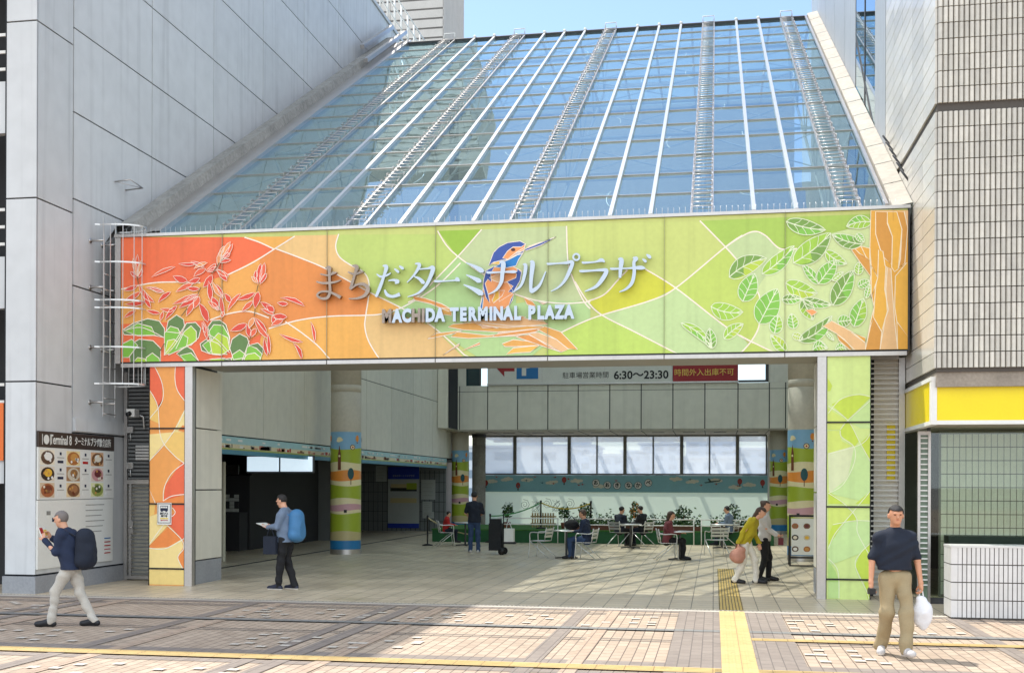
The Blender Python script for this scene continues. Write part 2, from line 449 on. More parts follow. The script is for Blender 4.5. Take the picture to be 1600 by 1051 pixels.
# tile clad stair tower behind it
tw = empty('stair_tower', (-15, 50, 0), 'beige ribbed tower standing behind the top left corner of the glass roof', 'building')
b = MB(); TW = mat('ribbed tower cladding', (196, 190, 182), .7, var=.08); TWD = mat('tower joint', (120, 116, 112), .8)
b.box(-24, 48.04, 0, -11.64, 52, 34, TWD)
z = 18.0
while z < 33:
    for x0, x1 in ((-24, -17.02), (-17, -14.02), (-14, -11.62)): b.box(x0, 48, z, x1, 48.04, z + .34, TW)
    z += .42
y = 48.0
while y < 51.9: b.box(-11.64, y, 16, -11.6, y + .2, 34, TW); y += .24
b.build('wall', tw)
b = MB(); b.box(-17.5, 47.2, 17.6, -11.3, 48.6, 20.4, PANEL); b.box(-17.55, 47.15, 20.4, -11.25, 48.65, 20.5, WHITE)
for x in (-15.5, -13.4, -12.2): b.box(x, 47.18, 17.6, x + .03, 47.2, 20.4, TWD)
b.build('ledge', tw)

# ================================================================ RIGHT TILED BUILDING
XR, YR = 3.25, 17.85
rb = empty('tiled_building', (8, 18, 0), 'tall building with grey ribbed tiles and dark joints at the right edge', 'building')
w = MB()
w.box(XR + .03, YR + .03, 3.62, 16, 23.0, 24, GROUT)
w.box(XR + .03, 23.0, 3.62, 16, 24.4, 24, GROUT); 
w.box(XR + .6, 24.4, 3.62, 16, 27.7, 24, DARK)
w.box(XR + .05, 27.7, 0, 16, 40.2, 24, JOINT)
def tile_face_front(x0, x1, z0, z1):                   # upright ribbed tiles, each with a chamfered face
    nx = int(round((x1 - x0) / .075)); rows = []; z = z0
    while z < z1 - .05:
        rows.append((z, min(z + .226, z1))); z += .24
    for a, c in rows:
        for i in range(nx):
            xa = x0 + i * .075 + .007; xb = x0 + (i + 1) * .075 - .007
            j = random.uniform(-.0025, .0025)
            y0 = YR + .03; y1 = YR + .004 + j; y2 = YR - .012 + j; q = .014
            v = [(xa, y0, a), (xa, y1, a), (xa + q, y2, a), (xb - q, y2, a), (xb, y1, a), (xb, y0, a)]
            v += [(p[0], p[1], c) for p in v]
            w.add(v, [(k, k + 1, k + 7, k + 6) for k in range(5)] + [(0, 1, 2, 3, 4, 5), (11, 10, 9, 8, 7, 6)], TILE)
tile_face_front(XR + .03, XR + 3.2, 3.68, 7.52)
tile_face_front(XR + .03, XR + 3.2, 7.64, 12.0)
def tile_face_left(y0, y1, z0, z1, ny, dz):
    z = z0
    while z < z1 - .05:
        c = min(z + dz - .012, z1)
        for i in range(ny):
            ya = y0 + (y1 - y0) * i / ny + .005; yb = y0 + (y1 - y0) * (i + 1) / ny - .005
            w.box(XR, ya, z, XR + .03, yb, c, TILE)
        z += dz
tile_face_left(YR + .03, 22.9, 3.68, 7.52, 5, .24)
tile_face_left(YR + .03, 22.9, 7.64, 20, 5, .24)
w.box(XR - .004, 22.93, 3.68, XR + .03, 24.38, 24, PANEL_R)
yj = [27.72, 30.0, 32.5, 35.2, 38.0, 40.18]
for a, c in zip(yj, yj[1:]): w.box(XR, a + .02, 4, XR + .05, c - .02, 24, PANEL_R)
w.build('wall', rb)
b = MB(); b.box(XR + .04, YR + .06, 3.4, 16, 23, 3.62, mat('soffit grime', (150, 140, 128), .9, var=.2)); b.build('soffit', rb)
b = MB()
GLW = glass_mat('mirror window', (40, 56, 66), .75, .95, gcol=(205, 222, 232))
b.quad((XR + .006, 24.42, 5), (XR + .006, 27.68, 5), (XR + .006, 27.68, 24), (XR + .006, 24.42, 24), GLW)
win = b.build('window', rb)
b = MB()
b.box(XR - .006, 26.0, 5, XR + .003, 26.1, 24, STEEL_D)
for k in range(6): b.bar((XR + .0, 24.45, 6 + 3.2 * k), (XR + .0, 27.65, 9.2 + 3.2 * k), .1, .008, STEEL_D, (1, 0, 0))
b.box(XR + .0, 24.36, 5, XR + .3, 24.42, 24, STEEL_D); b.box(XR + .0, 27.68, 5, XR + .3, 27.74, 24, STEEL_D)
b.build('frame', win)
for k in range(6):
    y = 20.3 + k * .42; one('s', ('tube', [(XR + .02, y, 6.95 + (y - 20) * .58), (XR - .12, y, 7.15 + (y - 20) * .58)], .02, STEEL_D)).build('bird_spike', rb)
# yellow shop canopy under the tiles
cn = empty('shop_canopy', (5, 18, 2.8), 'bright yellow box fascia over the glass shopfront at right', 'canopy')
b = MB(); yc = 18.0
b.box(XR + .06, yc, 2.9, 14, yc + .06, 3.5, YELLOW); b.box(XR + .0, yc + .06, 2.9, XR + .06, 21.6, 3.5, YELLOW); b.build('fascia', cn)
b = MB(); b.box(XR - .03, yc - .03, 3.5, 14, 21.6, 3.56, WHITE); b.box(XR - .02, yc - .02, 2.84, 14, yc + .1, 2.9, WHITE)
b.box(XR - .02, yc + .1, 2.84, XR + .1, 21.6, 2.9, WHITE); b.box(XR - .022, yc - .022, 2.9, XR + .06, yc, 3.5, WHITE); b.box(XR - .022, yc, 2.9, XR - .001, yc + .12, 3.5, WHITE)
b.box(XR - .022, 20.5, 2.9, XR - .001, 20.6, 3.5, WHITE)
b.build('trim', cn)
b = MB(); b.box(XR + .1, yc + .1, 2.87, 14, 21.6, 2.92, CONC_L); b.build('soffit', cn)
# shopfront
sf = empty('shopfront', (5, 19.3, 0), 'dark reflecting shopfront glass under the yellow fascia', 'shopfront')
SG = glass_mat('shop glass', (240, 246, 240), .06, .75)
b = MB(); b.box(XR + .2, 19.4, .1, 12, 19.42, 2.86, SG); b.box(XR + .2, 19.42, .1, XR + .22, 24, 2.86, SG); b.build('glass_pane', sf)
b = MB(); b.box(XR + .16, 19.36, 0, 12, 19.46, .1, STEEL_D); b.box(XR + .17, 19.37, .1, XR + .22, 19.43, 2.86, STEEL_D)
b.box(XR + 1.9, 19.38, 1.32, XR + 1.94, 19.44, 2.86, STEEL_D); b.build('frame', sf)
b = MB(); SW = mat('shop back wall', (236, 232, 212), .6, var=.05)
b.box(XR + .5, 20.1, .05, 12, 20.2, 2.84, mat('shop tile grout', (136, 134, 122), .9))
z = .1
while z < 2.8:
    x = XR + .52
    while x < 7: b.box(x, 20.07, z, x + .086, 20.1, z + .21, SW); x += .1
    z += .225
b.build('tiled_back_wall', sf)
b = MB(); b.box(XR + .55, 19.6, .02, 8, 20.0, 1.1, mat('shop counter', (52, 60, 58), .4)); b.build('counter', sf)
# low white tiled wall in front of it
lw = MB(); X0, Y0, H0 = 3.37, 17.2, 1.06
lw.box(X0 + .012, Y0 + .012, 0, 9, Y0 + .5, H0 - .03, GROUT)
for r in range(4):
    za, zb = .03 + r * .255, .03 + r * .255 + .24
    for i in range(70):
        xa = X0 + .09 + i * .062
        lw.box(xa + .006, Y0 - .004 + random.uniform(0, .003), za, xa + .056, Y0 + .012, zb, TILE_W)
    lw.box(X0 + .0, Y0 - .002, za, X0 + .09, Y0 + .012, zb, TILE_W)
    for i in range(5): lw.box(X0 - .004, Y0 + .015 + i * .1, za, X0 + .012, Y0 + .1 + i * .1, zb, TILE_W)
lw.box(X0 - .01, Y0 - .01, H0 - .03, 9, Y0 + .51, H0, TILE_W)
tag(lw.build('low_wall'), 'low wall of white ribbed tiles standing before the shopfront', 'wall')

# ================================================================ HALL SHELL
hs = empty('terminal_hall', (-4, 34, 0), 'grey panelled entrance hall seen through the opening under the colourful signboard', 'building')
w = MB(); XH = -10.8
roofline = lambda y: min(6.35 + (y - 20.05) * .587, 16.7)
def under(a, c, p, q, x, m):                            # a wall piece cut off below the sloping roof
    ta, tc = min(q, roofline(a)), min(q, roofline(c))
    if tc <= p + .05: return
    pts = [(a, p), (c, p), (c, tc)]
    if ta > p: pts.append((a, ta))
    else: pts[0] = (a + (c - a) * (p - roofline(a)) / (roofline(c) - roofline(a)), p)
    if ta < q < roofline(c): pts.insert(3, (20.05 + (q - 6.35) / .587, q))
    n = len(pts); v = [(x, y, z) for y, z in pts] + [(x - .03, y, z) for y, z in pts]
    w.add(v, [tuple(range(n)), tuple(range(2 * n - 1, n - 1, -1))] + [(i, (i + 1) % n, n + (i + 1) % n, n + i) for i in range(n)], m)
yh = [20.9, 23.4, 26.19, 29.0, 31.6, 34.53, 37.35, 40.2, 43.07, 45.4, 48, 49.8]
zh = [3.0, 5.2, 8.0, 10.8, 13.6, 17.4]
for a, c in zip(yh, yh[1:]): under(a, c, 2.98, 17.4, XH - .04, JOINT)
for a, c in zip(yh, yh[1:]):
    for p, q in zip(zh, zh[1:]): under(a + .012, c - .012, p + .012, q - .012, XH, PANEL_IN)
w.box(XH - .5, 20.9, 2.98, XH - .08, 49.8, 6.2, JOINT)
w.box(3.05, 21.4, 0, XR - .02, 49.8, 6.4, PANEL_IN)
w.build('side_wall', hs)
b = MB(); FR = [(0, mat('frieze blue', (74, 136, 160), .5)), (1, mat('frieze sky', (166, 204, 208), .5)), (2, mat('frieze cream', (222, 210, 176), .5)), (3, mat('frieze green', (168, 178, 92), .5))]
b.box(XH - .1, 21, 2.58, XH + .03, 45.4, 2.68, FR[0][1])
b.box(XH - .1, 21, 2.68, XH + .02, 45.4, 2.72, FR[3][1]); b.box(XH - .1, 21, 2.72, XH + .018, 45.4, 2.82, FR[2][1]); b.box(XH - .1, 21, 2.82, XH + .02, 45.4, 2.98, FR[1][1])
rnd = random.Random(11)
for k in range(150):                                  # skyline of little houses and clouds along the frieze
    y = rnd.uniform(21.2, 45); h = rnd.uniform(.02, .1); wd = rnd.uniform(.04, .25)
    b.box(XH + .018, y, 2.73, XH + .026, y + wd, 2.73 + h, rnd.choice([RED, CONC, mat('frieze brown', (120, 84, 60), .6), WHITE, mat('frieze rose', (206, 140, 120), .6)]))
for k in range(60):
    y = rnd.uniform(21.2, 45); b.box(XH + .02, y, 2.88, XH + .027, y + rnd.uniform(.1, .3), 2.88 + rnd.uniform(.03, .06), WHITE)
b.build('frieze', hs)
# shop recess on the left
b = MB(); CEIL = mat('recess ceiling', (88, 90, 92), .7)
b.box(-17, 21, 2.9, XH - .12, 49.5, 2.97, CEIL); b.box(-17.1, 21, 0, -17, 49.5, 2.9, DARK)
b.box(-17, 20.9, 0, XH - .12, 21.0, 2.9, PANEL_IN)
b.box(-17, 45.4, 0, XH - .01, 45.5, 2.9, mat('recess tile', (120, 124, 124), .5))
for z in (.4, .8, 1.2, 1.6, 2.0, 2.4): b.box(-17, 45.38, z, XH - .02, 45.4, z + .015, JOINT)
x = -16.9
while x < XH - .1: b.box(x, 45.38, 0, x + .015, 45.398, 2.5, JOINT); x += .2
b.build('shop_recess', hs)
b = MB()
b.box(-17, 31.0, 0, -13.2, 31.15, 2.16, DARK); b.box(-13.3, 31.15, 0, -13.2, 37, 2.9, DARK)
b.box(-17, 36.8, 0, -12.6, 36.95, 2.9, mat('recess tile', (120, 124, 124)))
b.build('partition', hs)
# lintel across the back
b = MB(); YB = 45.4
b.box(-10.78, YB + .04, 4.17, 3.05, 49.7, 5.95, JOINT)
xl = [-10.75, -10.25, -9.08, -7.84, -6.6, -5.37, -4.1, -2.85, -1.6, -.35, .93, 2.13, 2.75, 3.05]
for a, c in zip(xl, xl[1:]):
    b.box(a + .02, YB, 4.16, c - .02, YB + .04, 5.7, PANEL_IN)
    b.box(a + .02, YB + .01, 5.72, c - .02, YB + .04, 5.95, PANEL_IN)
b.build('lintel', hs)
b = MB(); b.box(-10.78, YB + .02, 4.1, 3.05, 49.6, 4.155, CONC_L)
for x in xl[1:-1]: b.box(x - .012, YB + .1, 4.092, x + .012, 49.5, 4.1, JOINT); b.box(x + .35, YB + 1.6, 4.085, x + .85, YB + 1.75, 4.1, STEEL_D)
b.build('soffit', hs)
b = MB(); b.box(-10.78, YB - 1.6, 4.16, -10.35, YB, 17, PANEL_IN); b.box(-10.33, YB - 1.6, 4.16, -10.3, YB - .1, 17, JOINT); b.build('corner_pier', hs)
# upper back wall, with the two small openings left of and right of the parking sign
b = MB(); b.box(-10.78, YB + .1, 6.8, 3.05, YB + .3, 17.2, PANEL_IN); b.box(-9.08, YB + .1, 5.96, .93, YB + .3, 6.8, PANEL_IN)
b.box(-10.78, YB + .1, 5.96, -10.0, YB + .3, 6.8, PANEL_IN); b.box(2.1, YB + .1, 5.96, 3.05, YB + .3, 6.8, PANEL_IN)
b.box(-10.0, YB + .12, 5.96, -9.4, YB + .28, 6.8, mat('dark glass', (40, 62, 66), .1))
for z in (9.2, 11.8, 14.4): b.box(-10.7, YB + .06, z, 3.0, YB + .1, z + .05, STEEL)
b.build('upper_wall', hs)
one('f', ('box', .93, YB + .05, 5.97, 2.1, YB + .11, 6.06, STEEL_D), ('box', 1.98, YB + .05, 6.06, 2.1, YB + .11, 6.8, STEEL_D)).build('opening_frame', hs); one('f', ('box', -9.43, YB + .05, 5.97, -9.37, YB + .11, 6.8, STEEL_D)).build('opening_frame', hs)
# window band and the drawing wall below it
YW = 49.5
WG = glass_mat('filmed window', (238, 244, 250), .04, .5, film=.42, filmcol=(250, 252, 254))
wb = []
posts = [-10.1, -8.66, -6.24, -3.8, -1.36, 1.0, 2.25]
for a, c in zip(posts, posts[1:]):
    f = MB(); FRM = mat('bronze frame', (112, 112, 106), .4, .4)
    f.box(a, YW - .05, 2.36, a + .07, YW + .08, 4.1, FRM); f.box(c - .07, YW - .05, 2.36, c, YW + .08, 4.1, FRM)
    f.box(a + .07, YW - .04, 4.03, c - .07, YW + .07, 4.1, FRM); f.box(a + .07, YW - .05, 2.36, c - .07, YW + .08, 2.43, FRM)
    if c - a > 2: f.box((a + c) / 2 - .03, YW - .02, 2.43, (a + c) / 2 + .03, YW + .05, 4.03, FRM)
    fo = f.build('window', hs)
    one('p', ('box', a + .07, YW + .01, 2.43, c - .07, YW + .025, 4.03, WG)).build('pane', fo)
b = MB(); DW = mat('drawing wall', (226, 236, 218), .35, var=.08, scale=.6, streak=.06)
DWT = bpy.data.materials.new('translucent drawing panel'); DWT.use_nodes = True
_n = DWT.node_tree.nodes; _l = DWT.node_tree.links
_t = _n.new('ShaderNodeBsdfTranslucent'); _t.inputs[0].default_value = rgb(216, 232, 214); _x = _n.new('ShaderNodeMixShader'); _x.inputs[0].default_value = .42
_n['Principled BSDF'].inputs['Base Color'].default_value = rgb(218, 232, 214); _n['Principled BSDF'].inputs['Roughness'].default_value = .35
_l.new(_n['Principled BSDF'].outputs[0], _x.inputs[1]); _l.new(_t.outputs[0], _x.inputs[2]); _l.new(_x.outputs[0], _n['Material Output'].inputs['Surface'])
b.quad((-10.4, YW, 0), (2.9, YW, 0), (2.9, YW, 1.62), (-10.4, YW, 1.62), DWT); b.box(-10.4, YW - .06, 1.62, 2.4, YW + .06, 2.35, mat('mural blue', (140, 194, 206), .5, var=.06))
b.box(2.26, YW - .09, 0, 2.4, YW + .06, 4.1, WHITE)
for k in range(11): b.box(-10.2 + 1.22 * k, YW + .3, 4.0, -10.08 + 1.22 * k, YW + 4, 4.16, WHITE)
b.box(-10.4, YW + 4, 3.96, 2.9, YW + 4.15, 4.2, WHITE)
b.build('drawing_wall', hs)
b = MB()
INK = mat('wall ink', (70, 92, 88), .7); CLD = mat('cloud cream', (224, 222, 204), .6); BLN = mat('balloon red', (168, 66, 58), .6); BRD = mat('bird rose', (196, 112, 116), .6); BRD2 = mat('bird teal', (50, 104, 124), .6)
yq = YW - .064
def disc(cx, cz, rx, rz, m, y, n=18): b.poly([(cx + rx * math.cos(2 * math.pi * i / n), y, cz + rz * math.sin(2 * math.pi * i / n)) for i in range(n)], m)
dwall = hs.children[[c.name.split('.')[0] for c in hs.children].index('drawing_wall')]
rnd = random.Random(5)
for k, x in enumerate([-9.7, -9.0, -8.1, -7.0, -5.9, -4.9, -1.6, -.9, .1, .9, 1.5]):
    z = 1.98 + rnd.uniform(-.15, .2); b = MB()
    for q in range(4): disc(x + (q - 1.5) * .12, z + rnd.uniform(-.02, .04), .1, .06 + .03 * (q in (1, 2)), CLD, yq - .002 * (q + 1))
    b.build('painted_cloud', dwall)
for x, z in ((-8.5, 1.9), (-6.45, 2.15), (1.1, 2.1), (2.05, 2.05), (-9.95, 2.0)):
    b = MB(); disc(x, z, .1, .13, BLN, yq - .012); b.box(x - .03, yq - .014, z - .22, x + .03, yq - .004, z - .13, INK); b.build('painted_balloon', dwall)
for k in range(16):
    x = rnd.uniform(-9.9, 2); z = rnd.uniform(1.7, 2.28); m = rnd.choice([BRD, BRD2, BLN])
    one('b', ('poly', [(x - .1, yq - .014, z + .05), (x, yq - .014, z - .02), (x + .1, yq - .014, z + .05), (x + .02, yq - .014, z + .02), (x, yq - .014, z + .08), (x - .02, yq - .014, z + .02)], m)).build('painted_bird', dwall)
one('b', ('poly', [(-.35, yq - .016, 2.02), (.25, yq - .016, 2.1), (.33, yq - .016, 2.2), (.2, yq - .016, 2.14), (-.1, yq - .016, 2.12), (-.2, yq - .016, 2.24), (-.25, yq - .016, 2.22), (-.2, yq - .016, 2.09), (-.4, yq - .016, 2.06)], INK)).build('painted_plane', dwall)
for k, (x, z) in enumerate(((-8.2, 1.05), (-7.7, .95), (-7.2, 1.1), (-6.8, 1.0), (-6.2, 1.1), (-8.9, .9), (-5.6, .95))):
    pts = [(x + .015 * t * math.cos(t * .9), YW - .085, z + .015 * t * math.sin(t * .9)) for t in range(2, 17)]
    if k % 2: pts = [(x + .2 * math.sin(t * 2.1), YW - .085, z + .26 * math.cos(t * 1.3)) for t in range(14)]
    one('b', ('tube', pts, .008, INK, 4)).build('chalk_doodle', dwall)
for ch, px, py in zip('おおきなかべ', (931, 949, 964, 982, 997, 1013), (754, 757.5, 758, 758, 758, 754)):
    p = onY(px, py, YW - .1)
    b = MB(); disc(p.x, p.z, .17, .17, INK, YW - .088); disc(p.x, p.z, .15, .15, WHITE, YW - .092); b.build('letter_disc', dwall)
    text('letter', ch, .21, BLACK, faceM(p.x, YW - .096, p.z), .001, .008, parent=dwall)
# parking hours sign above the lintel
ps = empty('parking_sign', (-4, YB, 6), 'long white parking hours board with red end panel under the front beam', 'sign')
PSW = mat('sign board white', (208, 206, 198), .5); PR = mat('sign dark red', (150, 22, 28), .5); PB = mat('sign blue', (18, 104, 164), .5); PY = mat('sign yellow', (232, 200, 90), .5)
b = MB(); b.box(-9.08, YB - .06, 6.02, -1.62, YB + .02, 6.95, PSW); b.build('board', ps)
b = MB(); b.box(-1.6, YB - .07, 6.02, .93, YB + .02, 6.95, PR); b.build('red_board', ps)
b = MB(); b.box(-9.1, YB - .08, 5.96, .95, YB + .02, 6.02, STEEL)
for x in (-6.83, -4.3): b.box(x - .01, YB - .066, 6.03, x + .01, YB - .05, 6.95, STEEL)
b.build('frame', ps)
yb = YB - .064
b = MB(); q = lambda *pp: [onY(x, y, yb) for x, y in pp]
b.poly(q((775, 574), (804, 574), (804, 580), (788, 580), (788, 588.5)), PR); b.poly([Vector((p.x, p.y, p.z)) for p in q((775, 562), (788, 562), (788, 566), (804, 566), (804, 574), (775, 574))], PR)
b.build('arrow', ps)
b = MB(); p0, p1 = onY(807, 592, yb), onY(841, 560, yb); b.box(p0.x, yb - .004, p0.z, p1.x, yb + .004, 6.92, PB); b.build('parking_symbol', ps)
text('letter', 'P', 1.0, PSW, faceM((p0.x + p1.x) / 2, yb - .008, p0.z + .47), .001, .04, parent=ps)
pc = onY(915, 586.5, yb); text('lettering', '駐車場営業時間', .268, BLACK, faceM(pc.x, yb, pc.z), .002, 0., parent=ps)
pc = onY(1001.5, 586, yb); text('lettering', '6:30～23:30', .44, BLACK, faceM(pc.x, yb, pc.z), .002, .012, parent=ps)
pc = onY(1100, 582, yb - .012); text('lettering', '時間外入出庫不可', .292, PY, faceM(pc.x, yb - .01, pc.z), .002, 0., parent=ps)
# ================================================================ GLASS ROOF
rf = empty('glass_roof', (-3.5, 20, 6.6), 'long sloping glass roof with steel rafters above the colourful signboard', 'glass roof')
Y0R, Z0R, SLR = 20.05, 6.6, .587
Y1R = 37.8
def rz(y): return Z0R + (y - Y0R) * SLR
RG = glass_mat('roof glass', (236, 246, 244), .12, .97, film=.25, filmcol=(196, 224, 230), wav=.04, gcol=(206, 234, 242), dirt=.12)
RXL, RXR = -10.4, 2.95
slope = Vector((0, 1, SLR)).normalized(); nrm = Vector((0, -SLR, 1)).normalized()
def rp(x, y, h=0.): return Vector((x, y, rz(y))) + nrm * h
b = MB()
edges = [RXL, -9.1, -8.74, -8.05, -7.37, -6.68, -6.32, -5.65, -4.97, -4.28, -3.6, -3.24, -2.53, -1.82, -1.11, -.4, -.04, .67, 1.38, 2.08, 2.44, RXR]
NP = 15
rnd = random.Random(2)
for a, c in zip(edges, edges[1:]):
    for k in range(NP):
        ya = Y0R + (Y1R - Y0R) * k / NP; yb_ = Y0R + (Y1R - Y0R) * (k + 1) / NP
        t = rnd.uniform(-.003, .003); u = rnd.uniform(-.003, .003)       # panes never sit quite level
        b.quad(rp(a, ya, t), rp(c, ya, u), rp(c, yb_, -t), rp(a, yb_, -u), RG)
STK = mat('pale streak', (168, 200, 214), .8)
for k in range(70):                                   # thin pale curved streaks laid over the panes
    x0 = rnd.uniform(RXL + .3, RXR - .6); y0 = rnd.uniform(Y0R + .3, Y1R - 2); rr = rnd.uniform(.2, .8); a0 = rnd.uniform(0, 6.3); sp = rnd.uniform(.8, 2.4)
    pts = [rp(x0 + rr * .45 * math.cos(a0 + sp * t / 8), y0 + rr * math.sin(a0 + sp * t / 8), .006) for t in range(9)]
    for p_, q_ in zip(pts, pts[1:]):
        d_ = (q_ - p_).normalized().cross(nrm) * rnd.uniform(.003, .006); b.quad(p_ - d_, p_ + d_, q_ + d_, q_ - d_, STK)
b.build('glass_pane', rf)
b = MB()
for k in range(1, NP):
    y = Y0R + (Y1R - Y0R) * k / NP
    b.bar(rp(RXL, y, .012), rp(RXR, y, .012), .022, .03, STEEL, nrm)
b.build('glazing_bar', rf)
singles = [-8.05, -7.37, -5.65, -4.97, -4.28, -2.53, -1.82, -1.11, .67, 1.38]
for x in singles:
    b = MB(); b.bar(rp(x, Y0R, .03), rp(x, Y1R + .05, .03), .07, .09, ALU, nrm); b.ball(rp(x, Y1R + .05, .09), .06, WHITE)
    b.build('rafter', rf)
for x in (-9.1, -6.68, -3.6, -.4, 2.08):
    b = MB()
    for xx in (x, x + .36):
        b.bar(rp(xx, Y0R, .03), rp(xx, Y1R + .05, .03), .045, .07, STEEL, nrm)
        s = 0.
        while s < 20.2:
            y = Y0R + .1 + s * slope.y
            if y > Y1R - .1: break
            b.tube([rp(xx, y, .08), rp(xx, y, .15), rp(xx, y + .12, .15), rp(xx, y + .12, .08)], .007, STEEL, 5, caps=False)
            s += .5
    s = 0.
    while s < 20.2:
        y = Y0R + .1 + s * slope.y
        if y > Y1R - .05: break
        b.tube([rp(x, y, .14), rp(x + .36, y, .14)], .009, STEEL, 5)
        s += .255
    b.tube([rp(x, Y1R, .1), rp(x, Y1R + .1, .24), rp(x + .36, Y1R + .1, .24), rp(x + .36, Y1R, .1)], .02, WHITE, 6)
    b.build('maintenance_ladder', rf)
b = MB(); b.bar(rp(RXL - .3, Y1R + .04, 0), rp(RXR + .3, Y1R + .04, 0), .12, .14, STEEL_D, nrm); b.build('ridge', rf)
b = MB()                                                 # side gutters
prof_l = lambda y: [Vector((XL + .01, y, rz(y) - .1)), Vector((XL + .25, y, rz(y) + .22)), Vector((-10.95, y, rz(y) + .24)), Vector((-10.9, y, rz(y) + .02)), Vector((-10.5, y, rz(y) + .1)), Vector((RXL + .04, y, rz(y) + .1)), Vector((RXL + .04, y, rz(y) - .2))]
n = 14; pr = []
for k in range(n + 1): pr.append(prof_l(Y0R + (Y1R + .3 - Y0R) * k / n))
for k in range(n):
    for j in range(len(pr[0]) - 1): b.quad(pr[k][j], pr[k + 1][j], pr[k + 1][j + 1], pr[k][j + 1], CONC if j in (1, 2) else STEEL)
b.bar((XL + .3, 35.2, rz(35.2) + .5), (XL + .3, 38.6, rz(38.6) + .5), .14, .14, STEEL); b.bar((-10.7, 34, rz(34) + .3), (-10.7, 38.6, rz(38.6) + .3), .12, .12, STEEL)
b.build('left_gutter', rf)
b = MB()
n = 16
for k in range(n):
    ya = Y0R - .3 + (Y1R + .4 - Y0R) * k / n; yb_ = Y0R - .3 + (Y1R + .4 - Y0R) * (k + 1) / n - .03
    b.quad(Vector((RXR - .02, ya, rz(ya) - .1)), Vector((RXR - .02, yb_, rz(yb_) - .1)), Vector((RXR - .02, yb_, rz(yb_) + .14)), Vector((RXR - .02, ya, rz(ya) + .14)), CONC_L)
    b.quad(Vector((RXR - .02, ya, rz(ya) + .14)), Vector((RXR - .02, yb_, rz(yb_) + .14)), Vector((XR - .01, yb_, rz(yb_) + .2)), Vector((XR - .01, ya, rz(ya) + .2)), CONC_L)
b.bar((RXR - .08, Y0R, rz(Y0R) + .06), (RXR - .08, Y1R, rz(Y1R) + .06), .06, .06, STEEL, nrm)
b.build('right_parapet', rf)
b = MB()                                                 # flat glazing behind the ridge and the trusses under the glass
b.quad((XL + .6, Y1R + .1, 17.02), (3.2, Y1R + .1, 17.02), (3.2, 49.8, 17.02), (XL + .6, 49.8, 17.02), RG)
for k in range(12): b.box(-10.8 + 1.25 * k, Y1R + .1, 16.9, -10.72 + 1.25 * k, 49.8, 17.0, WHITE)
for k in range(4): b.box(-10.8, 39.5 + 3 * k, 16.78, 3.2, 39.6 + 3 * k, 16.9, WHITE)
b.build('flat_glazing', rf)
b = MB()
TRUSS = mat('truss paint', (150, 158, 160), .5)
for x in (-8.92, -6.5, -3.42, -.22, 2.26):
    pts = [(x, Y0R + 2.96 * k, rz(Y0R + 2.96 * k)) for k in range(7)]
    lo = [(x, p[1] + .6, p[2] - 1.15) for p in pts[:-1]]
    b.tube([lo[0], lo[-1]], .035, TRUSS, 6); b.tube([(x, Y0R, rz(Y0R) - .15), (x, Y1R, rz(Y1R) - .15)], .05, TRUSS, 6)
    for k in range(6):
        b.tube([pts[k], lo[k]], .018, TRUSS, 5); b.tube([lo[k], pts[k + 1]], .018, TRUSS, 5)
for k in range(1, 7):
    y = Y0R + 2.96 * k - .1; xs = (-10.4, -8.92, -6.5, -3.42, -.22, 2.26, 2.95)
    b.tube([(-10.4, y, rz(y) - .2), (2.95, y, rz(y) - .2)], .035, TRUSS, 6)
    for a, c in zip(xs, xs[1:]):
        if k < 6: b.tube([(a, y, rz(y) - .25), (c, y + 2.9, rz(y + 2.9) - .25)], 0.014, TRUSS, 5); b.tube([(c, y, rz(y) - .25), (a, y + 2.9, rz(y + 2.9) - .25)], 0.014, TRUSS, 5)
b.build('truss', rf)
b = MB()
x = -11.0
while x < 3.2:
    b.tube([(x, 19.98, 6.56), (x, 19.96, 6.74)], .0035, ALU, 4); x += .1
b.tube([(-11, 19.97, 6.62), (3.2, 19.97, 6.62)], .008, ALU, 4)
b.build('bird_spike_strip', rf)

# ================================================================ PORTAL AND SIGNBOARD
YS = 19.78
SX0, SX1, SZ0, SZ1 = -11.0, 3.17, 4.165, 6.53
sg = empty('entrance_signboard', (-4, YS, 4.16), 'wide signboard painted with a blue bird, leaves and red flowers over the entrance', 'sign')
b = MB()
b.box(SX0 - .12, YS + .03, SZ0 + .02, SX1 + .03, 21.3, SZ1 + .02, STEEL_D)
b.box(SX0 - .12, YS - .01, SZ0, SX0 - .01, YS + .3, SZ1, STEEL)
b.box(SX1 + .01, YS - .02, SZ0, SX1 + .03, YS + .4, SZ1 + .04, STEEL_D)
b.box(SX0 - .13, YS - .03, SZ1 + .005, SX1 + .04, YS + .35, SZ1 + .06, STEEL)
b.build('box_frame', sg)
b = MB()
xs = [SX0 + 2.03 * k for k in range(8)]; xs[-1] = SX1
for a, c in zip(xs, xs[1:]): b.box(a + .008, YS - .02, SZ0 - .075, c - .008, YS + .06, SZ0 - .008, STEEL)
b.box(SX0, YS + .0, SZ0 - .01, SX1, YS + .03, SZ0 + .025, BLACK)
b.build('lower_trim', sg)
b = MB(); b.box(-9.6, YS + .06, 4.125, 1.82, 21.25, 4.16, mat('portal soffit', (150, 144, 134), .45, .3)); b.build('soffit', sg)

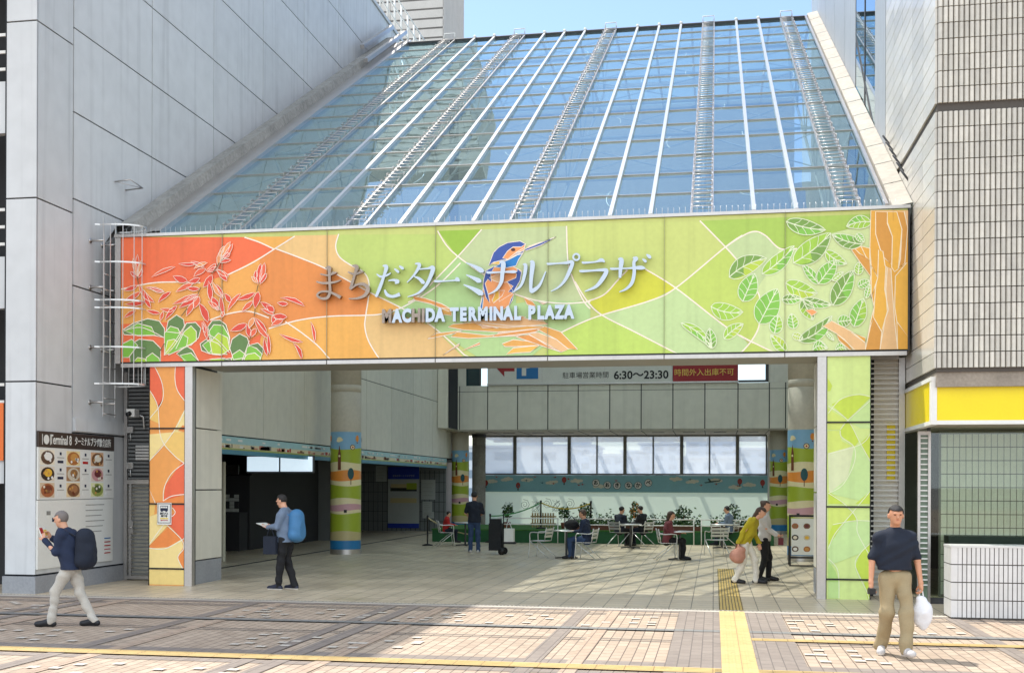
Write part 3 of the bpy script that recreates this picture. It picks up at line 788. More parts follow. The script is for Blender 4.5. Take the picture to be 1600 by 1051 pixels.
# --- artwork: flat colour fields with white lines, laid as thin films on the board
CR = {1: (180, 330, 250 / 1051), 2: (420, 330, 260 / 1093), 3: (640, 340, 280 / 1279), 4: (880, 330, 280 / 1226),
      5: (1040, 330, 260 / 1139), 6: (1240, 320, 200 / 876), 7: (220, 560, 110 / 312), 8: (1270, 540, 210 / 538)}
ART = {}
def ink(c):
    k = 'print %d %d %d' % c
    return mat(k, tuple(min(250, int(x * 1.0 + 4)) for x in c), .5, var=.05, scale=1.4, streak=.10)
class Art:
    """prints on one plane (Y = const), later layers lie a hair further out"""
    def __init__(s, Y, clip): s.b = MB(); s.Y = Y; s.n = 0; s.clip = clip
    def pt(s, cr, a, c):
        ox, oy, k = CR[cr]; p = onY(ox + a * k, oy + c * k, s.Y); return (p.x, p.z)
    def _cl(s, pts):
        x0, x1, z0, z1 = s.clip
        for ax, lim, sg_ in ((0, x0, 1), (0, x1, -1), (1, z0, 1), (1, z1, -1)):
            out = []
            for i in range(len(pts)):
                p, q = pts[i - 1], pts[i]
                ip, iq = (p[ax] - lim) * sg_ >= 0, (q[ax] - lim) * sg_ >= 0
                if ip != iq:
                    t = (lim - p[ax]) / (q[ax] - p[ax]); r = [p[0] + (q[0] - p[0]) * t, p[1] + (q[1] - p[1]) * t]; r[ax] = lim; out.append(tuple(r))
                if iq: out.append(q)
            pts = out
            if not pts: return pts
        return pts
    def fill2(s, pts, m, up=0):
        pts = s._cl(pts)
        if len(pts) < 3: return
        y = s.Y - .0009 * (s.n + up)
        if len(pts) > 4:
            from mathutils.geometry import tessellate_polygon
            tr = tessellate_polygon([[Vector((p[0], p[1], 0)) for p in pts]])
            s.b.add([(p[0], y, p[1]) for p in pts], [tuple(t) for t in tr], m)
        else: s.b.poly([(p[0], y, p[1]) for p in pts], m)
    def line2(s, pts, wd, m, up=0, closed=False):
        P = [Vector(p) for p in pts]; k = len(P); y = s.Y - .0009 * (s.n + up)
        L_, R_ = [], []
        for i in range(k):
            if closed: d = P[(i + 1) % k] - P[i - 1]
            else: d = P[min(i + 1, k - 1)] - P[max(i - 1, 0)]
            if d.length < 1e-6: d = Vector((1, 0))
            d.normalize(); nn = Vector((-d.y, d.x)) * wd / 2
            L_.append(P[i] + nn); R_.append(P[i] - nn)
        x0, x1, z0, z1 = s.clip
        cl = lambda p: (min(max(p.x, x0), x1), y, min(max(p.y, z0), z1))
        v = [cl(p) for p in L_] + [cl(p) for p in R_]
        s.n += .02
        s.b.add(v, [(i, (i + 1) % k, k + (i + 1) % k, k + i) for i in range(k if closed else k - 1)], m)
    def field(s, cr, pts, c, smooth=False):
        P = [s.pt(cr, *p) for p in pts]
        s.fill2(P, ink(c)); s.n += s.step
    def shape(s, cr, pts, c, wd=.018, curve=False):
        P = [s.pt(cr, *p) for p in pts]
        if curve: P = [(p.x, p.y) for p in [q.to_2d() for q in rail([(a, d, 0) for a, d in P + [P[0]]], 4)][:-1]]
        s.fill2(P, ink(c)); s.line2(P, wd, ink(s.lc), 1, True)
    def line(s, cr, pts, wd=.024, curve=True):
        P = [s.pt(cr, *p) for p in pts]
        if curve: P = [(p.x, p.y) for p in rail([(a, d, 0) for a, d in P], 8)]
        s.line2(P, wd, ink(s.lc), 1)
    lc = (246, 232, 214); step = 0.
    def up(s): s.n += 1
A = Art(YS, (SX0, SX1, SZ0 + .025, SZ1))
A.b.box(SX0, YS + .004, SZ0 + .025, SX1, YS + .03, SZ1, ink((196, 204, 116)))
OR, AM, AM2, OR2, TAN, CRM = (236, 108, 62), (234, 164, 78), (236, 172, 80), (226, 138, 66), (226, 186, 122), (232, 190, 124)
# colour fields, left to right
A.step = .2
A.field(1, [(40, 170), (860, 170), (1052, 248), (740, 418), (560, 470), (400, 465), (240, 472), (40, 512)], OR)
A.field(1, [(850, 170), (1180, 165), (1045, 250)], AM2)
A.field(1, [(40, 512), (240, 472), (400, 465), (560, 470), (740, 418), (1045, 250), (1150, 300), (1150, 700), (880, 655), (750, 672), (620, 715), (40, 760)], AM)
A.field(1, [(40, 740), (620, 715), (750, 672), (880, 655), (1060, 690), (1060, 1010), (40, 1010)], OR)
A.field(1, [(640, 712), (750, 672), (880, 660), (1010, 700), (1130, 770), (980, 790), (800, 900)], OR2)
A.field(2, [(50, 248), (380, 380), (655, 530), (635, 683), (400, 690), (200, 715), (0, 770), (-60, 740), (-60, 300)], OR2)
A.field(2, [(-40, 780), (0, 770), (200, 715), (400, 690), (640, 683), (632, 760), (660, 860), (740, 990), (-90, 1000)], AM2)
A.field(2, [(170, 160), (50, 248), (380, 380), (655, 530), (650, 440), (600, 385), (540, 355), (460, 300), (440, 230), (460, 155)], CRM)
A.field(2, [(655, 525), (640, 683), (740, 674), (880, 640)], AM2)
A.field(2, [(640, 683), (632, 760), (660, 860), (740, 990), (1320, 1000), (1080, 765), (880, 640), (740, 674)], TAN)
A.field(2, [(460, 155), (440, 230), (460, 300), (540, 355), (600, 385), (650, 440), (660, 525), (880, 640), (1093, 500), (1250, 400), (1260, 150)], (186, 204, 108))
A.field(3, [(205, 95), (510, 85), (340, 277)], (152, 188, 60))
A.field(3, [(510, 85), (340, 277), (570, 430), (640, 500), (750, 545), (900, 590), (1100, 612), (1240, 590), (1160, 420), (1130, 300), (1120, 60)], (190, 203, 148))
A.field(3, [(345, 277), (80, 545), (0, 600), (-120, 670), (120, 760), (500, 760), (760, 700), (760, 550), (570, 430)], (170, 202, 132))
A.field(3, [(110, 745), (280, 690), (900, 590), (1290, 598), (1290, 720), (1090, 810), (850, 1005), (500, 1005)], (176, 206, 138))
A.field(4, [(0, 822), (265, 710), (800, 990), (-140, 1005), (-100, 940)], (186, 211, 98))
A.field(4, [(25, 85), (940, 70), (1110, 245), (770, 525), (560, 395), (440, 402), (375, 470), (280, 570), (170, 615), (80, 480), (40, 350)], (196, 206, 116))
A.field(4, [(560, 395), (770, 525), (600, 610), (265, 710), (170, 615), (280, 570), (375, 470), (440, 402)], (205, 205, 58))
A.field(4, [(265, 710), (600, 610), (770, 525), (1120, 795), (1226, 860), (1330, 990), (800, 990)], (190, 213, 150))
A.field(5, [(75, 525), (405, 250), (490, 340), (620, 540), (640, 590), (650, 760), (585, 890), (510, 850), (400, 780)], (188, 207, 98))
A.field(5, [(235, 66), (405, 250), (500, 185), (600, 140), (680, 165), (770, 250), (900, 257), (1139, 150), (1400, 80), (1400, 20)], (166, 196, 84))
A.field(5, [(405, 250), (500, 185), (600, 140), (680, 165), (780, 257), (700, 420), (620, 540), (490, 340)], (190, 208, 150))
A.field(5, [(780, 257), (900, 257), (1139, 150), (1420, 80), (1420, 985), (760, 985), (585, 890), (650, 760), (640, 590), (620, 540), (700, 420)], (206, 221, 156))
A.field(5, [(585, 890), (510, 985), (770, 985)], (188, 207, 98))
A.step = 0.; A.n = 6
# white lines between the fields
A.line(1, [(850, 172), (950, 205), (1045, 250)]); A.line(1, [(1180, 165), (1045, 250), (900, 340), (740, 418)]); A.line(1, [(40, 512), (240, 472), (400, 465), (560, 470)])
A.line(1, [(620, 715), (750, 672), (880, 658), (1010, 700)]); A.line(2, [(50, 248), (215, 310), (380, 380), (655, 528), (880, 640), (1093, 770), (1330, 985)])
A.line(2, [(0, 770), (200, 715), (400, 690), (640, 683), (740, 674), (880, 630), (1093, 500), (1260, 340)]); A.line(2, [(110, 725), (220, 800), (330, 890), (415, 990)])
A.line(2, [(460, 150), (440, 230), (465, 300), (540, 355), (610, 390), (650, 440), (660, 525), (638, 683), (632, 760), (660, 860), (740, 990)])
A.line(3, [(200, 95), (265, 200), (345, 277), (480, 375), (570, 430)]); A.line(3, [(515, 85), (345, 277), (80, 545), (-10, 605)])
A.line(3, [(750, 545), (900, 590), (1100, 612), (1290, 600)]); A.line(3, [(1120, 60), (1130, 300), (1160, 420), (1240, 590), (1290, 650)])
A.line(4, [(80, 480), (165, 615), (265, 710), (500, 830), (800, 985)]); A.line(4, [(-20, 832), (120, 765), (265, 710), (600, 610), (770, 525), (1110, 245), (1226, 165)]); A.line(4, [(170, 615), (280, 570), (375, 470), (440, 402)])
A.line(4, [(560, 395), (770, 525), (1120, 795), (1300, 900)]); A.line(4, [(935, 66), (1110, 245), (1195, 340)])
A.line(5, [(405, 250), (500, 185), (600, 140), (680, 165), (780, 255), (900, 257)]); A.line(5, [(620, 540), (645, 600), (640, 780), (585, 890), (505, 980)]); A.line(5, [(510, 850), (585, 890), (770, 980)])
A.n = 7.5
# round leaves at the left foot of the board
G1, G2, G3, G4 = (98, 130, 72), (128, 190, 66), (164, 206, 62), (188, 214, 66)
for cr, P, c in [
    (1, [(50, 780), (120, 735), (215, 705), (290, 720), (325, 770), (325, 830), (260, 815), (150, 815), (60, 810)], G1), (1, [(60, 785), (150, 735), (240, 760), (265, 815), (150, 818)], G2),
    (1, [(90, 880), (160, 840), (250, 850), (300, 900), (300, 1000), (100, 1000)], G1), (1, [(205, 960), (245, 930), (290, 965), (295, 1005), (205, 1005)], G2), (1, [(120, 1000), (150, 960), (200, 970), (205, 1005)], G3), (1, [(50, 870), (110, 840), (150, 880), (90, 960), (50, 960)], G2),
    (1, [(335, 790), (350, 720), (405, 680), (450, 710), (460, 770), (420, 800)], G1), (1, [(325, 800), (365, 755), (415, 770), (440, 830), (400, 880), (325, 945)], G2), (1, [(325, 945), (345, 850), (390, 840), (425, 870), (420, 910)], G4),
    (1, [(440, 800), (470, 735), (530, 730), (565, 770), (550, 830), (500, 880), (420, 880)], G1), (1, [(455, 790), (500, 752), (535, 790), (535, 850), (470, 890), (400, 905)], G3), (1, [(400, 870), (440, 805), (480, 830), (470, 890), (350, 945)], G2),
    (1, [(405, 935), (470, 885), (510, 910), (550, 1000), (470, 1000)], G1), (1, [(430, 945), (500, 930), (550, 1005), (460, 1005)], G2),
    (1, [(610, 760), (640, 718), (690, 715), (730, 745), (755, 830), (755, 900), (640, 860)], G1), (1, [(610, 800), (650, 745), (710, 750), (750, 820), (750, 900), (640, 880)], G2), (1, [(560, 870), (600, 840), (650, 880), (620, 935), (570, 915)], G1), (1, [(575, 880), (620, 845), (680, 870), (740, 940), (620, 935)], G2), (1, [(625, 860), (680, 800), (740, 830), (755, 910), (700, 945), (640, 940)], G4),
    (1, [(755, 900), (770, 840), (820, 805), (870, 830), (885, 880), (860, 960), (780, 975)], G1), (1, [(765, 985), (775, 940), (820, 910), (870, 950), (860, 1005), (770, 1005)], G2), (1, [(850, 1000), (870, 890), (940, 865), (975, 900), (955, 1005)], G2), (1, [(840, 1005), (870, 940), (920, 930), (955, 960), (950, 1005)], G3), (1, [(880, 880), (940, 865), (975, 900), (970, 940), (930, 900)], G1),
    (1, [(580, 1005), (640, 970), (720, 965), (760, 1005)], G3), (1, [(700, 970), (760, 965), (770, 1000)], G1)]: A.shape(cr, P, c, .016); A.n += .5
A.n = 29
for P in ([(325, 945), (400, 850), (465, 745)], [(600, 800), (680, 850), (755, 930)], [(830, 1000), (860, 920), (885, 850)], [(60, 785), (180, 765), (325, 830)]): A.line(1, P, .014)
# red flowers: slender petals from tip to tip
RD, RD2, PK = (222, 72, 52), (230, 98, 64), (236, 150, 92)
def petal(cr, a, c, w, col, bend=0.):
    a, c = Vector(a), Vector(c); d = c - a; nn = Vector((-d.y, d.x)).normalized()
    P = []
    for t, k in ((0, .12), (.25, .62), (.55, 1), (.8, .75), (1, .05)): P.append(a + d * t + nn * (w / 2 * k + bend * 4 * t * (1 - t)))
    for t, k in ((.85, .6), (.55, 1), (.25, .6)): P.append(a + d * t + nn * (-w / 2 * k + bend * 4 * t * (1 - t)))
    A.shape(cr, [tuple(p) for p in P], col, .009); A.n += .12
for a, c, w, k, bn in [((150, 430), (120, 310), 26, PK, 0), ((150, 430), (150, 285), 26, RD2, 0), ((152, 430), (180, 320), 26, PK, 0), ((150, 440), (105, 400), 22, RD, 0), ((155, 440), (185, 385), 22, RD2, 0),
      ((60, 520), (150, 490), 30, RD, 4), ((60, 590), (170, 530), 34, RD2, 6), ((70, 610), (200, 600), 30, RD, 4), ((160, 480), (265, 600), 34, RD2, 18), ((200, 500), (330, 530), 22, RD, -4), ((230, 500), (330, 530), 22, RD, 8), ((210, 650), (300, 670), 26, RD, 4), ((200, 520), (240, 640), 30, RD, 10), ((285, 600), (370, 530), 30, RD, -6), ((60, 700), (140, 650), 26, RD2, 0), ((300, 640), (390, 650), 26, RD2, 6), ((330, 715), (410, 620), 30, RD, -4), ((300, 720), (320, 660), 24, RD2, 0),
      ((240, 435), (400, 365), 24, RD2, -6), ((420, 345), (540, 345), 22, RD, 6), ((500, 330), (590, 365), 24, RD, 0), ((520, 380), (610, 340), 26, PK, -8), ((385, 425), (480, 460), 44, RD, 6), ((400, 530), (520, 470), 34, RD2, 0), ((480, 470), (560, 440), 34, RD, 6), ((520, 430), (600, 380), 36, RD2, -6), ((470, 500), (560, 510), 30, RD, 6), ((580, 500), (640, 420), 46, RD, 8), ((600, 390), (665, 345), 30, RD2, 10), ((610, 400), (680, 370), 30, RD, 0),
      ((680, 370), (700, 260), 30, PK, -4), ((690, 330), (760, 200), 34, PK, 0), ((700, 320), (775, 215), 28, RD2, 8), ((700, 310), (760, 280), 30, RD, 0), ((690, 340), (765, 322), 24, RD, -4), ((685, 300), (720, 230), 24, PK, 0), ((670, 375), (740, 460), 36, RD, 0), ((665, 385), (750, 430), 28, RD2, 0),
      ((380, 610), (540, 545), 36, RD2, 4), ((420, 635), (550, 560), 40, RD, 0), ((440, 600), (555, 545), 24, RD, 0), ((520, 640), (555, 560), 44, RD2, 0), ((470, 690), (520, 600), 34, RD2, 0), ((555, 600), (615, 730), 46, RD, -6), ((585, 720), (610, 840), 28, RD2, 0), ((575, 730), (600, 800), 20, RD, 0), ((620, 460), (635, 590), 36, RD, 0), ((640, 560), (680, 640), 44, RD, 0), ((615, 590), (685, 645), 32, RD2, 0), ((640, 455), (720, 570), 30, PK, 14), ((670, 480), (715, 560), 24, RD, 0), ((700, 545), (720, 690), 28, RD, 6), ((725, 540), (765, 600), 34, RD, 0), ((700, 700), (720, 660), 26, RD2, 0), ((660, 630), (690, 650), 20, RD, 0),
      ((940, 480), (960, 345), 34, RD, 0), ((950, 470), (985, 340), 34, RD2, 6), ((955, 480), (1000, 410), 26, RD, 0), ((900, 430), (940, 470), 26, PK, 0), ((925, 460), (930, 390), 24, RD, 0), ((740, 660), (830, 540), 30, RD2, -8), ((800, 580), (925, 535), 32, RD, 8), ((835, 660), (910, 590), 32, RD2, 0), ((920, 640), (945, 530), 46, RD, 0), ((960, 595), (1050, 660), 40, RD, 0), ((960, 640), (1050, 680), 26, RD2, 0), ((760, 785), (870, 740), 44, RD, 4), ((870, 740), (890, 830), 34, RD, 0), ((890, 830), (930, 770), 34, RD2, 0), ((920, 700), (1020, 840), 30, RD2, 14), ((925, 700), (1000, 800), 24, RD, -6), ((880, 770), (915, 700), 34, PK, 0), ((985, 830), (1005, 950), 26, RD, 6), ((1040, 680), (1052, 750), 30, RD, 0)]: petal(1, a, c, w, k, bn)
for a, c, w, k, bn in [((60, 600), (130, 610), 30, RD, 4), ((80, 570), (240, 625), 26, RD, -16), ((75, 805), (230, 860), 24, RD, 10), ((165, 865), (220, 975), 26, RD, -14), ((280, 725), (305, 860), 20, RD, -8), ((-10, 620), (40, 660), 40, RD, 0), ((20, 690), (125, 695), 40, RD, 0), ((20, 750), (100, 710), 36, RD2, 0), ((0, 800), (10, 940), 24, RD, 0)]: petal(2, a, c, w, k, bn)
A.lc = (120, 92, 52); A.n = 45
for P in ([(640, 415), (670, 375), (690, 340)], [(550, 545), (570, 500)], [(440, 690), (480, 640)], [(935, 530), (945, 485)], [(920, 690), (925, 640)], [(890, 850), (895, 820)], [(150, 430), (160, 480)], [(300, 920), (330, 870)]): A.line(1, P, .018)
A.lc = (246, 232, 214)
# nest
A.n = 8
N1, N2, N3 = (228, 166, 82), (226, 150, 76), (234, 186, 132)
for P, c in [([(20, 560), (110, 575), (230, 615), (285, 645), (285, 670), (150, 615), (40, 590)], N2), ([(200, 640), (300, 650), (300, 700), (240, 690)], N1), ([(275, 780), (310, 760), (500, 745), (700, 770), (960, 775), (920, 800), (620, 815), (380, 800)], N1), ([(130, 865), (190, 825), (380, 805), (300, 830)], N1), ([(295, 850), (340, 815), (560, 840), (920, 790), (960, 780), (900, 820), (620, 850), (420, 862)], N1),
     ([(430, 740), (700, 700), (960, 740), (990, 760), (700, 785), (520, 775)], N3), ([(500, 760), (640, 790), (520, 785)], N2), ([(590, 850), (640, 820), (920, 790), (900, 815), (760, 845)], N2), ([(920, 800), (965, 775), (1080, 815), (1200, 940), (1130, 935), (1050, 870)], N1), ([(850, 830), (920, 820), (1050, 870), (1135, 940), (1080, 960), (980, 910)], N3), ([(760, 850), (850, 835), (1000, 910), (1085, 960), (960, 920)], N2),
     ([(660, 900), (740, 870), (840, 880), (930, 910), (760, 920), (680, 920)], N1), ([(690, 975), (740, 930), (930, 910), (860, 960), (760, 965)], (238, 184, 84)), ([(240, 980), (360, 895), (350, 915)], N2), ([(360, 955), (500, 890), (505, 905)], N2), ([(815, 570), (880, 600), (905, 635), (840, 620)], N2), ([(920, 603), (980, 612), (950, 618)], N2), ([(780, 700), (830, 710), (790, 730)], N2)]: A.shape(3, P, c, .012); A.n += .3
# kingfisher
A.n = 15
BL, BL2, BO, BY = (52, 82, 160), (28, 120, 190), (238, 154, 92), (240, 186, 72)
for P, c in [([(500, 660), (515, 570), (530, 470), (560, 380), (620, 345), (740, 350), (800, 380), (790, 440), (745, 540), (715, 620), (680, 650), (640, 700), (560, 640)], BO), ([(590, 590), (620, 520), (680, 520), (660, 560), (600, 610)], BY), ([(570, 430), (650, 400), (660, 470), (600, 450)], (230, 180, 128)), ([(640, 470), (700, 460), (745, 535), (640, 600)], BO),
     ([(545, 380), (610, 345), (580, 400), (585, 460), (560, 440), (540, 470), (560, 540), (575, 610), (545, 570), (525, 490), (530, 440)], BL), ([(500, 660), (520, 570), (530, 560), (520, 660)], BL2), ([(770, 365), (800, 390), (790, 450), (740, 535), (705, 530), (740, 490), (690, 460), (760, 430)], BL), ([(745, 545), (735, 590), (705, 640), (725, 580)], BL), ([(540, 690), (600, 670), (660, 690), (620, 710)], BL),
     ([(565, 345), (585, 290), (600, 250), (640, 210), (700, 180), (790, 168), (830, 190), (820, 215), (760, 250), (700, 300), (640, 310), (600, 320)], BL), ([(665, 290), (700, 240), (740, 210), (800, 210), (825, 190), (820, 230), (770, 260), (710, 300)], BO), ([(745, 275), (770, 250), (820, 235), (800, 260)], BL), ([(580, 330), (640, 310), (660, 300), (640, 335)], BY), ([(610, 355), (660, 320), (710, 300), (780, 262), (820, 240), (780, 300), (760, 345), (690, 360)], BL2), ([(825, 225), (900, 195), (1045, 138), (940, 198), (830, 238)], BL), ([(840, 210), (930, 178), (1000, 155), (850, 215)], (232, 176, 140))]: A.shape(3, P, c, .012); A.n += .25
ex = [A.pt(3, 740 + 16 * math.cos(t * .52), 230 + 12 * math.sin(t * .52)) for t in range(12)]; A.fill2(ex, ink((84, 44, 34)), 2)
A.n = 9
# leaves on the right
L1, L2, L3, L4 = (130, 192, 74), (160, 202, 70), (120, 160, 72), (184, 208, 70)
A.lc = (224, 232, 196)
def leaf(cr, a, c, w, col, col2, bend=0., veins=4, line=True):
    a, c = Vector(a), Vector(c); d = c - a; nn = Vector((-d.y, d.x)).normalized()
    mid = lambda t: a + d * t + nn * bend * 4 * t * (1 - t)
    wv = lambda t: w / 2 * (math.sin(math.pi * t ** .8) ** .75 if 0 < t < 1 else 0)
    T = [i / 12 for i in range(13)]
    up = [mid(t) + nn * wv(t) for t in T]; dn = [mid(t) - nn * wv(t) for t in T]
    P1 = [tuple(p) for p in up + [mid(t) for t in reversed(T)]]; P2 = [tuple(p) for p in dn + [mid(t) for t in reversed(T)]]
    A.field(cr, P1, col); A.field(cr, P2, col2)
    tp = T[5]; 
    A.n += 1; A.field(cr, [tuple(p) for p in [mid(0)] + [mid(t) + nn * wv(t) * .8 for t in T[1:5]] + [mid(.42)]], col2)
    A.n -= 1
    if line: A.line2([A.pt(cr, *p) for p in up[:-1] + dn[::-1][:-1]], .014, ink(A.lc), 2, True)
    A.line2([A.pt(cr, *mid(t)) for t in T], .018, ink(A.lc), 2)
    for k in range(veins):
        t = .2 + .6 * k / max(veins - 1, 1); e = min(t + .16, .97)
        for sg_ in (1, -1):
            A.line2([A.pt(cr, *mid(t)), A.pt(cr, *(mid((t + e) / 2 + .03) + nn * sg_ * wv(t + .1) * .5)), A.pt(cr, *(mid(e) + nn * sg_ * wv(e) * .92))], .01, ink(A.lc), 2)
    A.n += .35
for a in [(5, (435, 452), (692, 322), 130, L4, L3, -22), (5, (660, 430), (880, 236), 105, L1, L2, 14), (5, (528, 618), (610, 425), 130, L1, L1, 0), (5, (640, 770), (765, 530), 165, L1, L1, 0), (5, (310, 652), (530, 690), 115, L2, L2, 20), (5, (400, 872), (532, 770), 80, L4, L2, -8), (5, (820, 490), (1040, 560), 115, L4, L2, 18), (5, (795, 605), (935, 600), 66, L1, L3, 0), (5, (940, 600), (1139, 640), 64, L1, L3, 12), (5, (935, 605), (1010, 745), 95, L2, L3, 0),
      (5, (868, 845), (940, 870), 50, L4, L4, 0), (5, (910, 888), (1139, 715), 100, L1, L3, 30), (5, (878, 805), (860, 700), 76, L2, L1, 0), (5, (745, 838), (770, 710), 90, L2, L1, 0), (5, (825, 962), (720, 845), 80, L4, L2, 0), (5, (1050, 500), (935, 362), 62, L1, L1, 0), (5, (1050, 498), (1139, 350), 80, L1, L1, 0), (5, (1005, 955), (1110, 940), 70, L1, L2, -30), (5, (825, 72), (1095, 130), 105, L1, L3, 12), (5, (875, 355), (1130, 150), 150, L3, L2, 14), (5, (105, 765), (318, 940), 62, L1, L2, -24), (5, (318, 940), (300, 800), 76, L1, L3, 0),
      (6, (530, 120), (360, 150), 90, L1, L2, 14), (6, (470, 270), (262, 205), 92, L1, L3, -14), (6, (215, 318), (365, 405), 80, L1, L2, 14), (6, (170, 540), (292, 380), 110, L1, L1, 0), (6, (268, 690), (408, 450), 130, L1, L3, 0), (6, (412, 835), (478, 640), 112, L2, L1, 0), (6, (440, 560), (520, 520), 60, L1, L1, 0), (6, (440, 480), (450, 390), 60, L1, L2, 0), (6, (495, 640), (520, 540), 40, L2, L1, 0), (6, (300, 800), (395, 790), 80, L3, L1, 0), (6, (130, 995), (225, 985), 70, L2, L1, -26), (6, (285, 1000), (360, 990), 56, L2, L1, -20), (6, (265, 520), (340, 460), 40, L2, L2, 0), (6, (430, 200), (480, 260), 50, L1, L1, 0), (6, (225, 870), (275, 930), 30, L1, L2, 0)]: leaf(*a)
A.n = 24; A.lc = (246, 228, 196)
T1, T2, T3, T4 = (230, 168, 62), (216, 152, 66), (236, 178, 68), (234, 188, 132)
for P, c in [([(528, 40), (785, 40), (785, 1005), (490, 1005), (525, 800), (550, 700), (520, 560), (530, 420), (520, 300)], T1), ([(560, 50), (640, 50), (640, 120), (675, 220), (670, 410), (615, 360), (590, 300), (560, 200)], T2), ([(640, 50), (705, 50), (740, 170), (730, 370), (715, 440), (690, 460), (670, 430), (675, 220), (640, 130)], T3), ([(705, 50), (755, 50), (780, 160), (760, 400), (715, 440), (740, 170)], T2), ([(755, 45), (785, 45), (785, 160)], T4), ([(580, 310), (610, 320), (625, 420), (640, 430), (630, 580), (640, 730), (600, 870), (545, 770), (560, 560), (575, 490)], T3), ([(630, 425), (665, 440), (672, 560), (690, 800), (710, 1005), (590, 1005), (625, 780), (648, 720), (622, 580)], T4),
     ([(695, 490), (770, 400), (785, 400), (785, 900), (705, 800), (690, 700)], T3), ([(705, 800), (785, 900), (785, 1005), (710, 1005)], T1), ([(545, 770), (602, 870), (590, 1005), (490, 1005), (525, 830)], T2), ([(530, 420), (575, 500), (555, 560), (530, 640)], T3), ([(395, 310), (460, 285), (522, 300), (522, 390), (525, 490), (450, 390)], T2), ([(420, 305), (460, 285), (495, 360), (450, 335)], T1), ([(460, 285), (520, 300), (520, 380), (495, 360)], T1), ([(200, 830), (260, 795), (400, 870), (490, 945), (490, 1005), (420, 1005), (350, 930), (290, 880)], T4), ([(390, 872), (490, 910), (490, 945)], T1), ([(290, 880), (345, 920), (410, 1005), (380, 990), (310, 930)], T2), ([(80, 722), (130, 715), (160, 735), (125, 760)], (238, 160, 96))]: A.shape(6, P, c, .014); A.n += .3
art = A.b
art.build('artwork_panel', sg)
for k in range(1, 7): x = SX0 + 2.03 * k; b = MB(); b.box(x - .002, YS - .034, SZ0 + .02, x + .002, YS - .005, SZ1 + .03, mat('seam grey', (168, 164, 134), .6)); b.build('panel_joint', sg)
# raised mirror-steel letters
CHR = mat('mirror steel', (172, 178, 186), .1, 1.0, var=.02, bump=.03, bscale=3.0)
CHR2 = mat('mirror steel in reflected brown', (146, 130, 118), .12, 1.0, var=.2, scale=5, bump=.12, bscale=9.0)  # brown of the mirrored surroundings is put into the metal colour
YL = YS - .13
def stroke(b, cr, pts, m, lift, depth=.075):
    """brush stroke with its own width at every point: (x, y, width)"""
    ox, oy, k = CR[cr]
    P = []
    for x, y, w in pts:
        q = onY(ox + x * k, oy + y * k, YL); P.append(Vector((q.x, q.z, w * k * .0108)))
    P = rail(P, 6) if len(P) > 2 else [P[0].lerp(P[1], t / 4) for t in range(5)]
    n = len(P); v = []
    for i in range(n):
        d = (P[min(i + 1, n - 1)] - P[max(i - 1, 0)]).to_2d(); d = d.normalized() if d.length > 1e-6 else Vector((1, 0))
        nn = Vector((-d.y, d.x)) * P[i].z / 2
        yf = YL - lift - .0016 * i / n
        for s_ in (1, -1): v.append((P[i].x + nn.x * s_, yf, P[i].y + nn.y * s_))
    v += [(p[0], YL + depth, p[2]) for p in v]
    f = []; o = 2 * n
    for i in range(n - 1):
        a = 2 * i
        f += [(a, a + 1, a + 3, a + 2), (a, a + 2, o + a + 2, o + a), (a + 1, o + a + 1, o + a + 3, a + 3)]
    f += [(0, o, o + 1, 1), (2 * n - 2, 2 * n - 1, o + 2 * n - 1, o + 2 * n - 2)]
    b.add(v, f, m)
